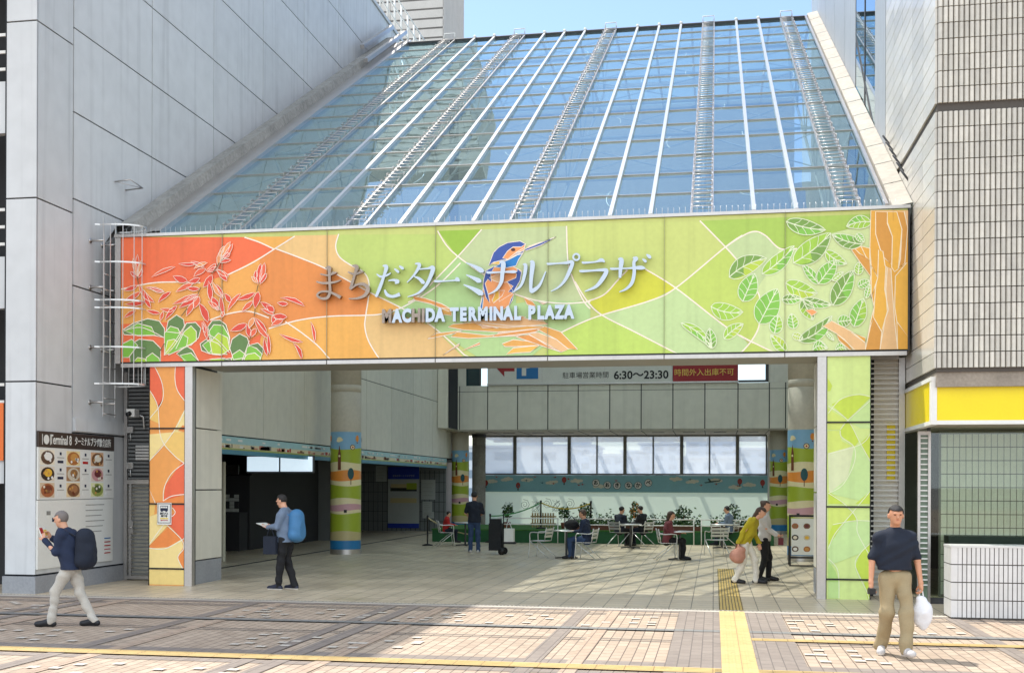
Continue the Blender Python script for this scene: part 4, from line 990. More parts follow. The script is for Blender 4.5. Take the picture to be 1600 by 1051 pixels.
KANA = [
 (2, CHR2, [[(338, 412, 10), (390, 420, 12), (430, 405, 16), (446, 402, 6)], [(312, 462, 10), (360, 472, 16), (430, 466, 14), (472, 452, 8)], [(372, 372, 8), (396, 372, 30), (398, 400, 20), (400, 470, 18), (402, 530, 20), (385, 568, 20), (345, 572, 16), (318, 552, 14), (340, 530, 14), (390, 528, 14), (440, 548, 18), (472, 566, 24)]]),
 (2, CHR2, [[(520, 398, 10), (560, 412, 16), (610, 398, 14), (622, 392, 6)], [(548, 356, 8), (578, 366, 28), (566, 410, 18), (545, 480, 20), (536, 512, 22)], [(536, 514, 10), (580, 482, 14), (625, 480, 22), (652, 510, 28), (630, 552, 22), (580, 572, 14), (525, 574, 8)]]),
 (2, CHR, [[(708, 412, 8), (738, 430, 16), (780, 418, 14), (802, 404, 6)], [(748, 358, 8), (772, 366, 28), (758, 420, 20), (730, 500, 24), (704, 562, 18)], [(786, 456, 8), (820, 452, 16), (848, 462, 26), (830, 474, 10)], [(762, 516, 12), (778, 548, 22), (815, 560, 20), (862, 545, 26)], [(826, 378, 10), (848, 396, 18), (856, 404, 8)], [(858, 360, 10), (878, 374, 20), (886, 382, 8)]]),
 (2, CHR, [[(960, 344, 8), (990, 352, 24), (960, 410, 16), (908, 468, 6)], [(970, 382, 10), (1040, 376, 12), (1078, 372, 30), (1062, 430, 26), (1030, 490, 22), (980, 538, 14), (912, 562, 6)], [(956, 428, 8), (990, 444, 20), (1014, 468, 26), (1018, 478, 8)]]),
 (3, CHR, [[(182, 446, 6), (186, 453, 18), (260, 452, 10), (330, 446, 14), (338, 440, 34), (358, 452, 8)]]),
 (3, CHR, [[(404, 322, 8), (460, 346, 22), (512, 378, 36), (522, 392, 10)], [(404, 408, 8), (450, 428, 22), (496, 452, 34), (504, 464, 8)], [(386, 478, 8), (450, 506, 26), (506, 538, 40), (518, 554, 10)]]),
 (3, CHR, [[(556, 382, 6), (562, 392, 18), (660, 388, 10), (742, 386, 22), (764, 388, 6)], [(640, 318, 10), (668, 326, 36), (662, 400, 30), (654, 460, 26), (618, 516, 18), (562, 548, 6)]]),
 (3, CHR, [[(808, 334, 8), (828, 342, 26), (818, 420, 24), (790, 490, 18), (732, 534, 6)], [(858, 316, 8), (878, 326, 34), (868, 430, 28), (866, 516, 24), (882, 520, 30), (930, 478, 20), (972, 384, 8)]]),
 (3, CHR, [[(984, 322, 6), (990, 330, 16), (1060, 326, 12), (1120, 322, 20), (1162, 318, 26), (1142, 380, 28), (1106, 450, 22), (1060, 498, 14), (1008, 526, 6)], [(1190 + 22 * math.cos(t), 281 + 22 * math.sin(t), 14) for t in [i * .7 for i in range(10)]]]),
 (4, CHR, [[(134, 344, 8), (140, 352, 16), (220, 346, 12), (262, 334, 26), (284, 348, 8)], [(116, 402, 8), (124, 410, 18), (200, 406, 14), (262, 402, 20), (296, 408, 28), (268, 464, 30), (222, 516, 22), (148, 548, 8)]]),
 (4, CHR, [[(328, 386, 8), (336, 394, 16), (440, 390, 10), (530, 386, 28), (562, 392, 6)], [(376, 328, 10), (398, 334, 32), (392, 400, 26), (388, 456, 18)], [(476, 320, 10), (500, 324, 28), (484, 350, 22), (486, 420, 24), (470, 490, 24), (430, 532, 16), (384, 552, 6)], [(542, 326, 8), (560, 340, 20), (568, 350, 10)], [(570, 296, 10), (590, 312, 24), (598, 324, 10)]])]
for cr, m, sts in KANA:
    b = MB()
    for i, s_ in enumerate(sts): stroke(b, cr, s_, m, .003 * i)
    b.build('kana_letter', sg)
lat = 'MACHIDA TERMINAL PLAZA'
p0, p1 = onY(596, 494, YL), onY(897, 489.5, YL)
zc = (p0.z + p1.z) / 2
probe = []
sizes = {'M': 1.2, 'I': .48, 'T': .92, 'E': .9, 'R': .98, 'L': .86, 'P': .95, 'Z': .92, ' ': .55}
tot = sum(sizes.get(c, 1.0) for c in lat); x = p0.x; unit = (p1.x - p0.x) / tot
for i, c in enumerate(lat):
    wd = sizes.get(c, 1.0) * unit
    if c != ' ': text('latin_letter', c, .31, CHR2 if i in (0, 3, 4) else CHR, faceM(x + wd / 2, YL + .02, zc), .05, .019, .74, parent=sg)
    x += wd

# ================================================================ PILLARS OF THE PORTAL
def portal_pillar(name, label, x0, x1, base, joints, jamb, inner):
    o = empty(name, ((x0 + x1) / 2, YS + .02, 0), label, 'pillar')
    b = MB(); b.box(x0 + .02, YS + .06, 0, x1 - .02, 21.25, 4.15, STEEL_D); b.build('core', o)
    a = Art(YS + .02, (x0, x1, .02, 4.15)); a.lc = (250, 240, 220)
    a.b.box(x0, YS + .024, .0, x1, YS + .06, 4.15, ink(base))
    return o, a
def finish(o, a, x0, x1, joints, jx0, jx1, inner_x):
    a.b.build('artwork_panel', o)
    for z in joints: one('j', ('box', x0 - .004, YS + .002, z - .014, x1 + .004, YS + .022, z + .014, BLACK)).build('panel_joint', o)
    one('j', ('box', x0 - .014, YS + .01, 0, x0, YS + .06, 4.15, BLACK)).build('edge_trim', o); one('j', ('box', x1, YS + .01, 0, x1 + .014, YS + .06, 4.15, BLACK)).build('edge_trim', o)
    b = MB(); b.box(jx0, YS + .0, 0, jx1, YS + .12, 4.09, STEEL); b.box(min(jx0, jx1) + .02, YS + .12, 0, max(jx0, jx1) - .02, YS + .2, 4.09, STEEL_D)
    b.build('jamb', o)
    b = MB()
    for z0_, z1_ in ((0, .44), (.46, 1.78), (1.8, 2.95), (2.97, 4.09)): b.box(inner_x[0], YS + .2, z0_ + .004, inner_x[1], 21.25, z1_, PLINTH if z0_ == 0 else PANEL_IN)
    b.build('inner_lining', o)
px0, px1 = -10.42, -9.72
po, a = portal_pillar('orange_pillar', 'orange painted pillar with white curved lines at the left of the entrance', px0, px1, (238, 160, 82), None, None, None)
O1, O2, Y1_, Y2_ = (236, 104, 66), (238, 138, 66), (240, 196, 108), (244, 218, 146)
for P, c in [([(35, 20), (55, 20), (95, 110), (95, 180), (60, 240), (80, 215), (38, 130)], O1), ([(155, 20), (210, 20), (210, 205), (160, 140), (152, 80)], O1), ([(36, 140), (70, 200), (85, 290), (40, 270)], Y1_), ([(205, 205), (205, 320), (140, 330), (180, 250)], Y2_), ([(165, 320), (185, 295), (205, 300), (205, 325)], O2),
             ([(36, 335), (150, 325), (95, 385), (36, 455)], Y2_), ([(150, 325), (205, 325), (205, 470), (170, 450), (100, 385)], Y1_), ([(205, 455), (180, 460), (110, 560), (100, 630), (130, 620), (205, 600)], O1), ([(60, 635), (205, 605), (205, 640)], O2),
             ([(36, 640), (65, 640), (60, 690), (36, 700)], Y1_), ([(135, 640), (205, 640), (205, 790), (185, 800), (110, 720), (150, 680)], O1), ([(36, 700), (90, 680), (120, 740), (36, 830)], Y2_), ([(125, 745), (180, 800), (120, 835), (36, 840), (45, 820)], O2), ([(36, 840), (120, 835), (180, 800), (190, 840), (165, 880), (190, 935), (30, 935)], Y2_), ([(190, 830), (205, 800), (205, 935), (185, 930), (165, 880)], O2), ([(30, 935), (205, 935), (205, 1010), (30, 1010)], (236, 208, 130))]:
    a.field(7, P, c); a.n += .2
a.n = 5
for P in ([(55, 22), (95, 110), (95, 190), (40, 265)], [(155, 22), (152, 90), (165, 145), (210, 205)], [(36, 135), (75, 210), (90, 350), (150, 430), (205, 470)], [(205, 210), (160, 300), (100, 385), (36, 455)], [(205, 455), (140, 505), (105, 570), (100, 630)], [(100, 630), (140, 608), (205, 600)], [(36, 580), (65, 640)], [(140, 660), (152, 685), (110, 725), (36, 825)], [(118, 738), (180, 800), (190, 840), (165, 880), (190, 935)], [(36, 838), (110, 840), (205, 790)]): a.line(7, P, .014)
finish(po, a, px0, px1, (.32, 1.53, 2.94), px1 + .014, px1 + .16, (px1 - .01, px1 + .08))
gx0, gx1 = 1.88, 2.58
go, a = portal_pillar('green_pillar', 'light green painted pillar with white curved lines at the right of the entrance', gx0, gx1, (208, 228, 142), None, None, None)
g1, g2, g3, g4 = (196, 218, 76), (196, 224, 150), (214, 222, 176), (206, 222, 110)
a.lc = (232, 238, 204)
for P, c in [([(60, 130), (78, 160), (70, 180), (60, 182)], g1), ([(75, 235), (130, 205), (180, 195), (232, 205), (140, 295)], g1), ([(232, 210), (232, 330), (190, 330), (140, 298)], g2), ([(140, 300), (160, 330), (185, 380), (165, 405), (115, 360), (110, 340)], g1), ([(190, 390), (232, 350), (232, 460)], g1), ([(60, 250), (140, 300), (110, 335), (60, 335)], g4), ([(60, 340), (105, 340), (115, 380), (165, 405), (60, 430)], g4), ([(60, 430), (165, 400), (165, 470), (120, 560), (65, 590)], g3), ([(165, 405), (190, 395), (232, 470), (232, 630), (65, 590), (140, 530)], g2), ([(62, 580), (130, 632), (62, 632)], g1), ([(232, 580), (170, 632), (232, 632)], g1),
             ([(62, 640), (110, 640), (160, 662), (130, 700), (62, 760)], g4), ([(160, 660), (175, 700), (130, 705)], g1), ([(62, 760), (80, 715), (125, 700), (90, 760), (62, 800)], g1), ([(62, 800), (130, 705), (232, 700), (232, 780), (190, 830), (62, 880)], g2), ([(232, 790), (190, 830), (170, 880), (200, 940), (232, 940)], g1), ([(62, 860), (90, 900), (105, 945), (62, 945)], (176, 212, 120)), ([(205, 945), (232, 945), (232, 1015), (220, 1015)], g1), ([(62, 945), (105, 945), (105, 1015), (62, 1015)], (190, 220, 140))]:
    a.field(8, P, c); a.n += .2
a.n = 5
for P in ([(62, 240), (140, 298), (190, 390), (235, 470)], [(62, 270), (110, 215), (180, 195), (235, 205)], [(235, 215), (140, 298), (110, 335)], [(110, 340), (115, 365), (165, 405), (165, 470), (120, 555), (62, 590)], [(62, 432), (190, 395), (235, 345)], [(65, 590), (130, 635), (175, 690), (180, 750), (235, 850)], [(235, 575), (160, 665), (90, 750), (62, 810)], [(62, 850), (100, 900), (105, 1010)], [(235, 785), (190, 830), (170, 880), (215, 980), (225, 1015)], [(80, 715), (160, 700), (235, 700)]): a.line(8, P, .012)
finish(go, a, gx0, gx1, (.34, 1.56, 2.98), gx0 - .16, gx0 - .014, (gx0 - .09, gx0 + .01))
# bus stop notice on the orange pillar
bn = empty('bus_stop_notice', (-10.15, YS, 1.2), 'small white bus notice with black bus picture stuck on the orange pillar', 'notice')
q = lambda x, y: onY(x, y, YS)
p0, p1 = q(246, 819), q(268, 785)
b = MB(); b.box(p0.x, YS - .012, p0.z, p1.x, YS + .006, p1.z, WHITE)
e = .012
b.box(p0.x + e, YS - .015, p0.z + .03, p0.x + e * 1.8, YS - .011, p1.z - .012, BLACK); b.box(p1.x - e * 1.8, YS - .015, p0.z + .03, p1.x - e, YS - .011, p1.z - .012, BLACK)
b.box(p0.x + e * 1.8, YS - .015, p1.z - .024, p1.x - e * 1.8, YS - .011, p1.z - .012, BLACK); b.box(p0.x + e * 1.8, YS - .015, p0.z + .03, p1.x - e * 1.8, YS - .011, p0.z + .04, BLACK)
b.build('board', bn)
xm = (p0.x + p1.x) / 2; NV = mat('navy ink', (24, 34, 62), .6); b = MB(); zb_ = p1.z - .15
b.box(xm - .075, YS - .017, zb_, xm + .075, YS - .012, zb_ + .095, NV)
for k in range(4): b.box(xm - .066 + .034 * k, YS - .02, zb_ + .05, xm - .038 + .034 * k, YS - .016, zb_ + .083, WHITE)
for x in (-.045, .045): b.poly([(xm + x + .02 * math.cos(t * .63), YS - .021, zb_ + .02 * math.sin(t * .63)) for t in range(10)], NV)
b.build('bus_picture', bn)
text('lettering', '高速バス', .042, BLACK, faceM(xm, YS - .014, zb_ - .055), .001, .002, parent=bn); text('lettering', '乗り場', .042, BLACK, faceM(xm, YS - .014, zb_ - .1), .001, .002, parent=bn)
b = MB(); b.box(xm - .08, YS - .016, zb_ - .155, xm + .08, YS - .012, zb_ - .13, PY); b.poly([(xm - .08, YS - .016, zb_ - .178), (xm - .045, YS - .016, zb_ - .164), (xm - .045, YS - .016, zb_ - .172), (xm + .08, YS - .016, zb_ - .172), (xm + .08, YS - .016, zb_ - .184), (xm - .045, YS - .016, zb_ - .184), (xm - .045, YS - .016, zb_ - .192)], RED); b.build('arrow', bn)
# ================================================================ THINGS ON AND BESIDE THE FRONT
# caged ladder on the left wall
ld = empty('caged_ladder', (XL, 20, 3), 'white steel caged ladder on the grey wall left of the signboard', 'ladder')
XLd = -11.22
ya, yb_ = onX(161.5, 600, XLd).y, onX(180, 600, XLd).y
zt, zb_ = onX(161.5, 338, XLd).z, onX(161.5, 650, XLd).z
for y in (ya, yb_): one('r', ('box', XLd - .008, y - .014, zb_, XLd + .008, y + .014, zt, ALU)).build('rail', ld)
z = zb_ + .05
k = 0
while z < zt - .9:
    one('r', ('tube', [(XLd, ya, z), (XLd, yb_, z)], .012, STEEL)).build('rung', ld); z += .29
for py in (375, 448, 542, 628):
    for y in (ya, yb_):
        zz = onX(161.5, py, XLd).z
        one('r', ('tube', [(XL, y, zz), (XLd, y, zz)], .022, STEEL), ('tube', [(XL + .001, y, zz), (XL + .012, y, zz)], .05, STEEL)).build('wall_bracket', ld)
ym, hw = (ya + yb_) / 2, (yb_ - ya) / 2 + .14
def hoop(z, n=16, r=.72):
    return [(XLd - .08, ym - hw - .04, z), (XLd, ym - hw, z)] + [(XLd + .1 + (r - .1) * math.sin(math.pi * t / n), ym - hw * math.cos(math.pi * t / n), z) for t in range(n + 1)] + [(XLd, ym + hw, z), (XLd - .08, ym + hw + .04, z)]
hz = [onX(161.5, py, XLd).z for py in (353, 411, 470, 482, 543, 600)]
for z in hz:
    b = MB(); H = hoop(z)
    for p, q_ in zip(H, H[1:]): b.bar(p, q_, .01, .028, ALU)
    b.build('hoop', ld)
for t in range(1, 16, 2):
    x = XLd + .1 + .62 * math.sin(math.pi * t / 16) - .012; y = ym - hw * math.cos(math.pi * t / 16)
    one('r', ('box', x - .006, y - .008, hz[-1], x + .004, y + .008, hz[0], ALU)).build('cage_bar', ld)
# small wall bracket frame
p = onX(186, 289, XL)
b = MB(); b.tube([(XL, p.y - .16, p.z + .02), (XL + .35, p.y - .2, p.z + .04), (XL + .38, p.y + .22, p.z - .02), (XL, p.y + .25, p.z - .04)], .016, STEEL, 6)
b.tube([(XL + .02, p.y - .16, p.z + .02), (XL + .36, p.y + .2, p.z - .02)], .008, STEEL, 5)
tag(b.build('wall_bracket'), 'thin empty metal bracket sticking out of the grey wall above the ladder', 'bracket')
# restaurant board
XM = XL + .035
mb = empty('restaurant_board', (XL, 19.2, .4), 'wall board with dark header and nine food pictures on the grey wall at left', 'sign board')
Ya, Yb = onX(60, 675, XM).y, onX(178, 684, XM).y
ztop, zh0, zmid, zlow = 2.81, 2.53, 1.62, .42
BR_ = mat('board brown', (62, 50, 44), .5); BW = mat('board white', (226, 226, 220), .45, var=.03)
one('b', ('box', XL + .001, Ya, zh0 + .004, XM + .006, Yb, ztop, BR_)).build('header', mb)
one('b', ('box', XL + .001, Ya, zmid + .004, XM, Yb, zh0, BW)).build('picture_panel', mb)
one('b', ('box', XL + .001, Ya - .01, zlow, XM, Yb - .03, zmid - .01, BW)).build('map_panel', mb)
text('lettering', 'Terminal 8', .235, BW, wallM(XM + .007, Ya + .68, (zh0 + ztop) / 2), .002, .004, .66, parent=mb)
text('lettering', 'ターミナルプラザ飲食店街', .17, BW, wallM(XM + .007, Ya + 1.75, (zh0 + ztop) / 2 - .005), .002, .002, .62, parent=mb)
def wdisc(b, y, z, ry, rz_, m, x, n=16): b.poly([(x, y + ry * math.cos(2 * math.pi * i / n), z + rz_ * math.sin(2 * math.pi * i / n)) for i in range(n)], m)
b = MB(); wdisc(b, Ya + .23, 2.67, .085, .085, BW, XM + .008)
for k in (-1, 1): b.box(XM + .007, Ya + .23 + k * .12 - .008, 2.58, XM + .009, Ya + .23 + k * .12 + .008, 2.76, BW)
b.build('plate_symbol', mb)
FD = [((236, 226, 204), (90, 66, 50), (238, 236, 230)), ((238, 216, 160), (176, 112, 60), (206, 150, 80)), ((216, 170, 130), (120, 80, 50), (236, 226, 206)),
      ((226, 214, 196), (52, 40, 34), (228, 180, 60)), ((170, 130, 90), (206, 196, 176), (150, 110, 70)), ((228, 212, 196), (206, 150, 150), (110, 50, 50)),
      ((214, 190, 160), (170, 100, 60), (120, 60, 40)), ((230, 204, 160), (130, 90, 60), (170, 120, 80)), ((226, 226, 176), (150, 160, 80), (80, 90, 40))]
cw, ch = (Yb - Ya - .06) / 3, (zh0 - zmid - .05) / 3
rnd = random.Random(9)
for r in range(3):
    for c in range(3):
        y0 = Ya + .03 + c * cw; z0 = zh0 - .03 - (r + 1) * ch
        bgc, f1, f2 = FD[r * 3 + c]; b = MB(); i = r * 3 + c
        b.box(XM + .0, y0 + .02, z0 + .02, XM + .003, y0 + cw * .56, z0 + ch - .01, mat('menu paper %d' % i, bgc, .5))
        yc, zc_ = y0 + cw * .3, z0 + ch * .5
        wdisc(b, yc, zc_, cw * .25, ch * .42, mat('dish %d' % i, f1, .5), XM + .006); wdisc(b, yc + .01, zc_ + .02, cw * .15, ch * .25, mat('food %d' % i, f2, .5), XM + .009)
        for q_ in range(5):
            wdisc(b, yc + rnd.uniform(-.15, .15), zc_ + rnd.uniform(-.08, .08), .03, .025, mat('food %d' % rnd.randint(0, i), f2, .5), XM + .012)
        b.box(XM, y0 + cw * .76, z0 + ch * .68, XM + .004, y0 + cw * .83, z0 + ch * .86, NV)
        b.box(XM, y0 + cw * .66, z0 + ch * .5, XM + .004, y0 + cw * .93, z0 + ch * .54, CONC)
        b.box(XM, y0 + cw * .68, z0 + ch * .18, XM + .004, y0 + cw * .9, z0 + ch * .34, [NV, RED, CONC][i % 3] if i in (0, 1, 3) else BW)
        b.build('food_picture', mb)
for k in range(7):
    y, z = Ya + .25 + .17 * k * (1 if k < 5 else .5), 1.35 - .12 * (k % 5); one('b', ('box', XM, y, z, XM + .004, y + .12, z + .07, [CONC, NV, CONC][k % 3])).build('floor_plan_block', mb)
for k in range(6): one('b', ('box', XM, Yb - 1.0, 1.5 - .1 * k, XM + .004, Yb - .35 - .05 * (k % 3), 1.515 - .1 * k, CONC)).build('printed_line', mb)
for k, m in enumerate((PB, RED, RED, BRD, RED)): one('b', ('box', XM, Yb - .34, .85 - .07 * k, XM + .004, Yb - .12, .87 - .07 * k, m)).build('printed_line', mb)
# gate between wall and orange pillar
YG = 20.75
gt = empty('service_gate', (-10.97, YG, 0), 'dark grey slatted service gate between the grey wall and the orange pillar', 'gate')
GS = mat('gate slat grey', (112, 114, 114), .5, .2); GD = mat('gate backing', (64, 66, 68), .7)
one('b', ('box', XL + .02, YG + .8, 0, -10.44, YG + .84, 6.5, GD), ('box', XL + .02, YG + .06, 2.0, -10.44, YG + .1, 6.5, GD)).build('backing', gt)
b = MB(); z = .12
while z < 4.05: b.box(XL + .12, YG, z, -10.46, YG + .03, z + (.045 if z > 2 else .028), GS); z += .075
b.build('slat_panel', gt)
b = MB(); b.box(XL + .04, YG - .02, 0, XL + .11, YG + .05, 4.1, STEEL); b.box(XL + .11, YG - .02, 1.9, -10.46, YG + .035, 1.98, STEEL); b.box(XL + .11, YG - .02, .03, -10.46, YG + .035, .1, STEEL); b.box(XL + .15, YG - .015, .1, XL + .2, YG + .035, 1.9, STEEL); b.build('frame', gt)
p = onY(204, 823, YG - .03); one('b', ('box', p.x - .05, YG - .03, p.z - .12, p.x + .05, YG - .021, p.z + .12, STEEL), ('tube', [(p.x - .02, YG - .03, p.z), (p.x - .02, YG - .075, p.z), (p.x + .06, YG - .075, p.z)], .012, STEEL)).build('handle', gt)
p = onY(222, 706, YG - .06); b = MB()
for k in range(5): b.box(p.x - .14, YG - .06, p.z - .15 + .06 * k, p.x + .14, YG - .022, p.z - .11 + .06 * k, ALU)
b.box(p.x - .15, YG - .03, p.z - .17, p.x + .15, YG - .021, p.z + .17, GS); b.build('vent', gt)
cc = empty('security_camera', (-11.1, YG, 3), 'white boxy security camera mounted at the slatted gate under the ladder', 'camera')
p = onY(207, 645, YG - .25)
one('b', ('box', p.x - .085, YG - .33, p.z - .075, p.x + .085, YG - .15, p.z + .075, WHITE)).build('housing', cc)
b = MB(); b.tube([(p.x - .01, YG - .331, p.z - .01), (p.x - .03, YG - .4, p.z - .04)], .045, BLACK, 12); b.build('lens', cc)
one('b', ('tube', [(p.x + .03, YG - .14, p.z - .02), (p.x + .14, YG - .08, p.z - .06), (p.x + .16, YG - .08, p.z - .3)], .02, ALU, 6)).build('bracket', cc)
for i, (px, py, lab) in enumerate(((203, 671, 'small grey junction box on the slatted gate, just under the camera'), (203, 727, 'small grey junction box on the slatted gate, the lower one below the vent'))):
    p = onY(px, py, YG - .06); b = MB(); b.box(p.x - .06, YG - .07, p.z - .06, p.x + .06, YG - .021, p.z + .06, ALU); b.box(p.x - .05, YG - .074, p.z - .05, p.x + .05, YG - .07, p.z + .05, STEEL)
    b.tube([(p.x, YG - .045, p.z - .06), (p.x + .01, YG - .045, p.z - .22)], .01, ALU, 5)
    tag(b.build('junction_box'), lab, 'box', 'junction boxes on the gate')
p = onY(221, 905, YG + .3); p.y += .0; YC_ = YG + .62
b = MB(); b.box(p.x - .15, YC_ - .42, .01, p.x + .15, YC_ - .12, .04, RED); b.lathe(p.x, YC_ - .27, [(.13, .04), (.09, .3), (.085, .3), (.06, .48), (.055, .48), (.03, .66), (.0, .67)], RED, 16)
b.lathe(p.x, YC_ - .27, [(.098, .26), (.075, .4)], WHITE, 16)
tag(b.build('traffic_cone'), 'red traffic cone with white band seen through the slats of the grey gate', 'traffic cone')
# louvred screen right of the green pillar
YQ = 20.5
lv = empty('louvre_screen', (2.9, YQ, 0), 'pale horizontal louvre screen between the green pillar and the tiled building', 'screen')
b = MB(); z = .15
while z < 4.1: b.box(2.62, YQ, z, 3.14, YQ + .02, z + .026, WHITE); z += .088
b.build('slat_panel', lv)
one('b', ('box', 2.66, YQ + .04, 0, 2.74, YQ + .1, 4.1, DARK), ('box', 2.6, YQ + .1, 0, 3.2, YQ + .14, 4.12, mat('screen backing', (236, 230, 218), .7)), ('box', 2.96, YQ + .06, 2.0, 3.1, YQ + .1, 3.0, YELLOW)).build('backing', lv)
one('b', ('box', 3.14, YQ - .06, 0, 3.24, YQ + .06, 4.12, STEEL), ('box', 2.6, YQ - .04, 4.1, 3.14, YQ + .06, 4.16, STEEL)).build('frame', lv)
b = MB(); z = .3
while z < 2.7: b.box(3.3, 19.3, z, 3.42, 19.32, z + .022, WHITE); z += .085
b.box(3.3, 19.34, .02, 3.42, 19.36, 2.74, mat('door glass green', (120, 140, 120), .2))
b.box(3.26, 19.28, 0, 3.3, 19.34, 2.8, STEEL); b.box(3.42, 19.28, 0, 3.46, 19.34, 2.8, STEEL); b.box(3.3, 19.28, 2.74, 3.42, 19.34, 2.8, STEEL)
b.build('door_louvre', sf)

# ================================================================ HALL THINGS
MS, MG, MC, MO, MP, MBL, MT = [mat('mural ' + n, c, .4, var=.04) for n, c in (('sky', (126, 172, 204)), ('green', (158, 176, 48)), ('cream', (226, 214, 170)), ('orange', (226, 142, 58)), ('pink', (204, 156, 164)), ('water', (36, 120, 176)), ('sand', (190, 176, 128)))]
MDK = mat('mural dark teal', (20, 78, 84), .5); MBR = mat('mural brown', (112, 62, 40), .5)
CCOL = mat('column stone', (186, 178, 162), .6, var=.08, scale=1.5, bump=.05)
def column(cx, cy, r, top, label, phase):
    o = empty('mural_column', (cx, cy, 0), label, 'column', 'round columns with a painted landscape')
    b = MB(); b.lathe(cx, cy, [(r + .01, 0), (r + .01, .14)], STEEL, 40); b.build('base_ring', o)
    b = MB()
    bands = [(.14, .38, MBL), (.38, .62, MT), (.62, 1.12, MG), (1.12, 1.2, MC), (1.2, 1.36, MP), (1.36, 1.52, MC), (1.52, 1.88, MG), (1.88, 2.02, MC), (2.02, 2.28, MO), (2.28, 2.5, MC), (2.5, 2.88, MG), (2.88, 3.34, MS)]
    n = 48; k = [0]
    def zz(z, j): return z if z in (.14, .38, 3.34) else z + .025 * math.sin(j / n * 6.283 * 2 + z * 7) 
    for z0, z1, m in bands:
        v = [(cx + r * math.cos(6.28319 * j / n), cy + r * math.sin(6.28319 * j / n), zz(z, j)) for z in (z0, z1) for j in range(n)]
        b.add(v, [(j, (j + 1) % n, n + (j + 1) % n, n + j) for j in range(n)], m, True)
    def patch(ang, z, pts, m, h=.004):                  # little motif wrapped on the column: (arc m, height m)
        b.poly([(cx + (r + h) * math.cos(ang + a / r), cy + (r + h) * math.sin(ang + a / r), z + c) for a, c in pts], m)
    ell = lambda a, c, n=14: [(a * math.cos(6.283 * i / n), c * math.sin(6.283 * i / n)) for i in range(n)]
    f = -math.pi / 2 + phase
    for d in (0, 2.1, 4.2):
        g = f + d
        patch(g + .3, 2.2, ell(.09, .16), MDK, .006); patch(g + .3, 1.9, [(-.01, 0), (.01, 0), (.01, .16), (-.01, .16)], MBR, .008)
        patch(g - .45, 2.3, [(-.045, 0), (.045, 0), (.045, .42), (.03, .5), (0, .68), (-.03, .5), (-.045, .42)], MBR, .006); patch(g - .45, 2.68, ell(.03, .03, 10), MC, .009)
        patch(g + .42, 2.92, ell(.075, .075), MBR, .005); patch(g + .42, 2.92, ell(.055, .055), MC, .008); patch(g + .42, 2.92, ell(.025, .025), RED, .011)
        for q_, (a, c) in enumerate(((-.5, 3.1), (-.38, 3.12), (-.44, 3.15))): patch(g + a, c, ell(.07, .045), MC, .005 + q_ * .002)
        patch(g + .78, 3.16, ell(.06, .09), MO, .006); patch(g + .78, 3.03, [(-.02, 0), (.02, 0), (.02, .03), (-.02, .03)], MBR, .006)
        patch(g - .05, 1.14, [(-.04, 0), (.04, 0), (.04, .08), (-.04, .08)], BLACK, .006)
    b.build('mural_wrap', o)
    b = MB(); b.lathe(cx, cy, [(r - .004, 3.34), (r - .004, 4.42), (r - .014, 4.425), (r - .014, 4.435), (r - .004, 4.44), (r - .004, 4.62), (r - .014, 4.625), (r - .014, 4.635), (r - .004, 4.64), (r - .004, top)], CCOL, 40); b.build('shaft', o)
    return o
column(-9.98, 30.02, .42, 9.6, 'large painted round column standing before the dark shops at left in the hall', .35)
column(2.3, 30.02, .43, 9.6, 'large painted round column behind the menu stand by the green pillar', -.4)
column(-10.42, 46.35, .36, 4.1, 'far painted column beside a plain grey column at the back left of the hall', .2)
column(2.55, 46.35, .36, 4.1, 'far painted column at the right end of the back windows', -.2)
gc = empty('grey_column', (-9.95, 47.9, 0), 'plain grey round column left of the back windows', 'column')
b = MB(); pr_ = []
for z in (0, 1.05, 1.9, 2.75, 3.6):
    pr_ += [(.29, z + .012), (.29, min(z + .84, 4.09)), (.28, min(z + .845, 4.095))]
b.lathe(-9.95, 47.9, pr_, CONC, 28); b.build('shaft', gc); one('b', ('lathe', -9.95, 47.9, [(.31, 3.95), (.31, 4.09)], STEEL_D)).build('collar', gc)
# posters in the recess
po_ = empty('information_poster', (-13, 45.3, .3), 'tall blue headed information poster on the dark tiled wall at the back left', 'poster')
YP = 45.34
p0, p1 = onY(606, 824, YP), onY(655, 729, YP); PBL = mat('poster blue', (22, 52, 160), .5); PGR = mat('poster grey', (176, 180, 176), .5)
b = MB(); b.box(p0.x, YP, p0.z, p1.x, YP + .03, p1.z, PGR); b.build('board', po_)
zz1 = onY(606, 748, YP).z; zz0 = onY(606, 817, YP).z
b = MB(); b.box(p0.x, YP - .006, zz1, p1.x, YP, p1.z, PBL); b.build('blue_header', po_); one('b', ('box', p0.x, YP - .006, p0.z, p1.x, YP, zz0, PBL)).build('blue_footer', po_); b = MB()
wq = p1.x - p0.x
b.box(p0.x + .1, YP - .006, zz1 - .5, p1.x - .1, YP, zz1 - .32, mat('poster dark', (40, 44, 40), .6)); b.box(p0.x + .12, YP - .008, zz1 - .36, p0.x + wq * .6, YP - .002, zz1 - .2, MT); b.box(p0.x + wq * .6, YP - .008, zz1 - .42, p1.x - .1, YP - .002, zz1 - .16, MG)
b.build('printed_picture', po_); one('b', ('box', p0.x + .1, YP - .006, zz1 - .98, p1.x - .1, YP, zz1 - .78, MT)).build('printed_picture', po_)
text('lettering', 'まちだターミナルプラザ', .085, PGR, faceM((p0.x + p1.x) / 2, YP - .008, (zz1 + p1.z) / 2 - .12), .001, .001, parent=po_)
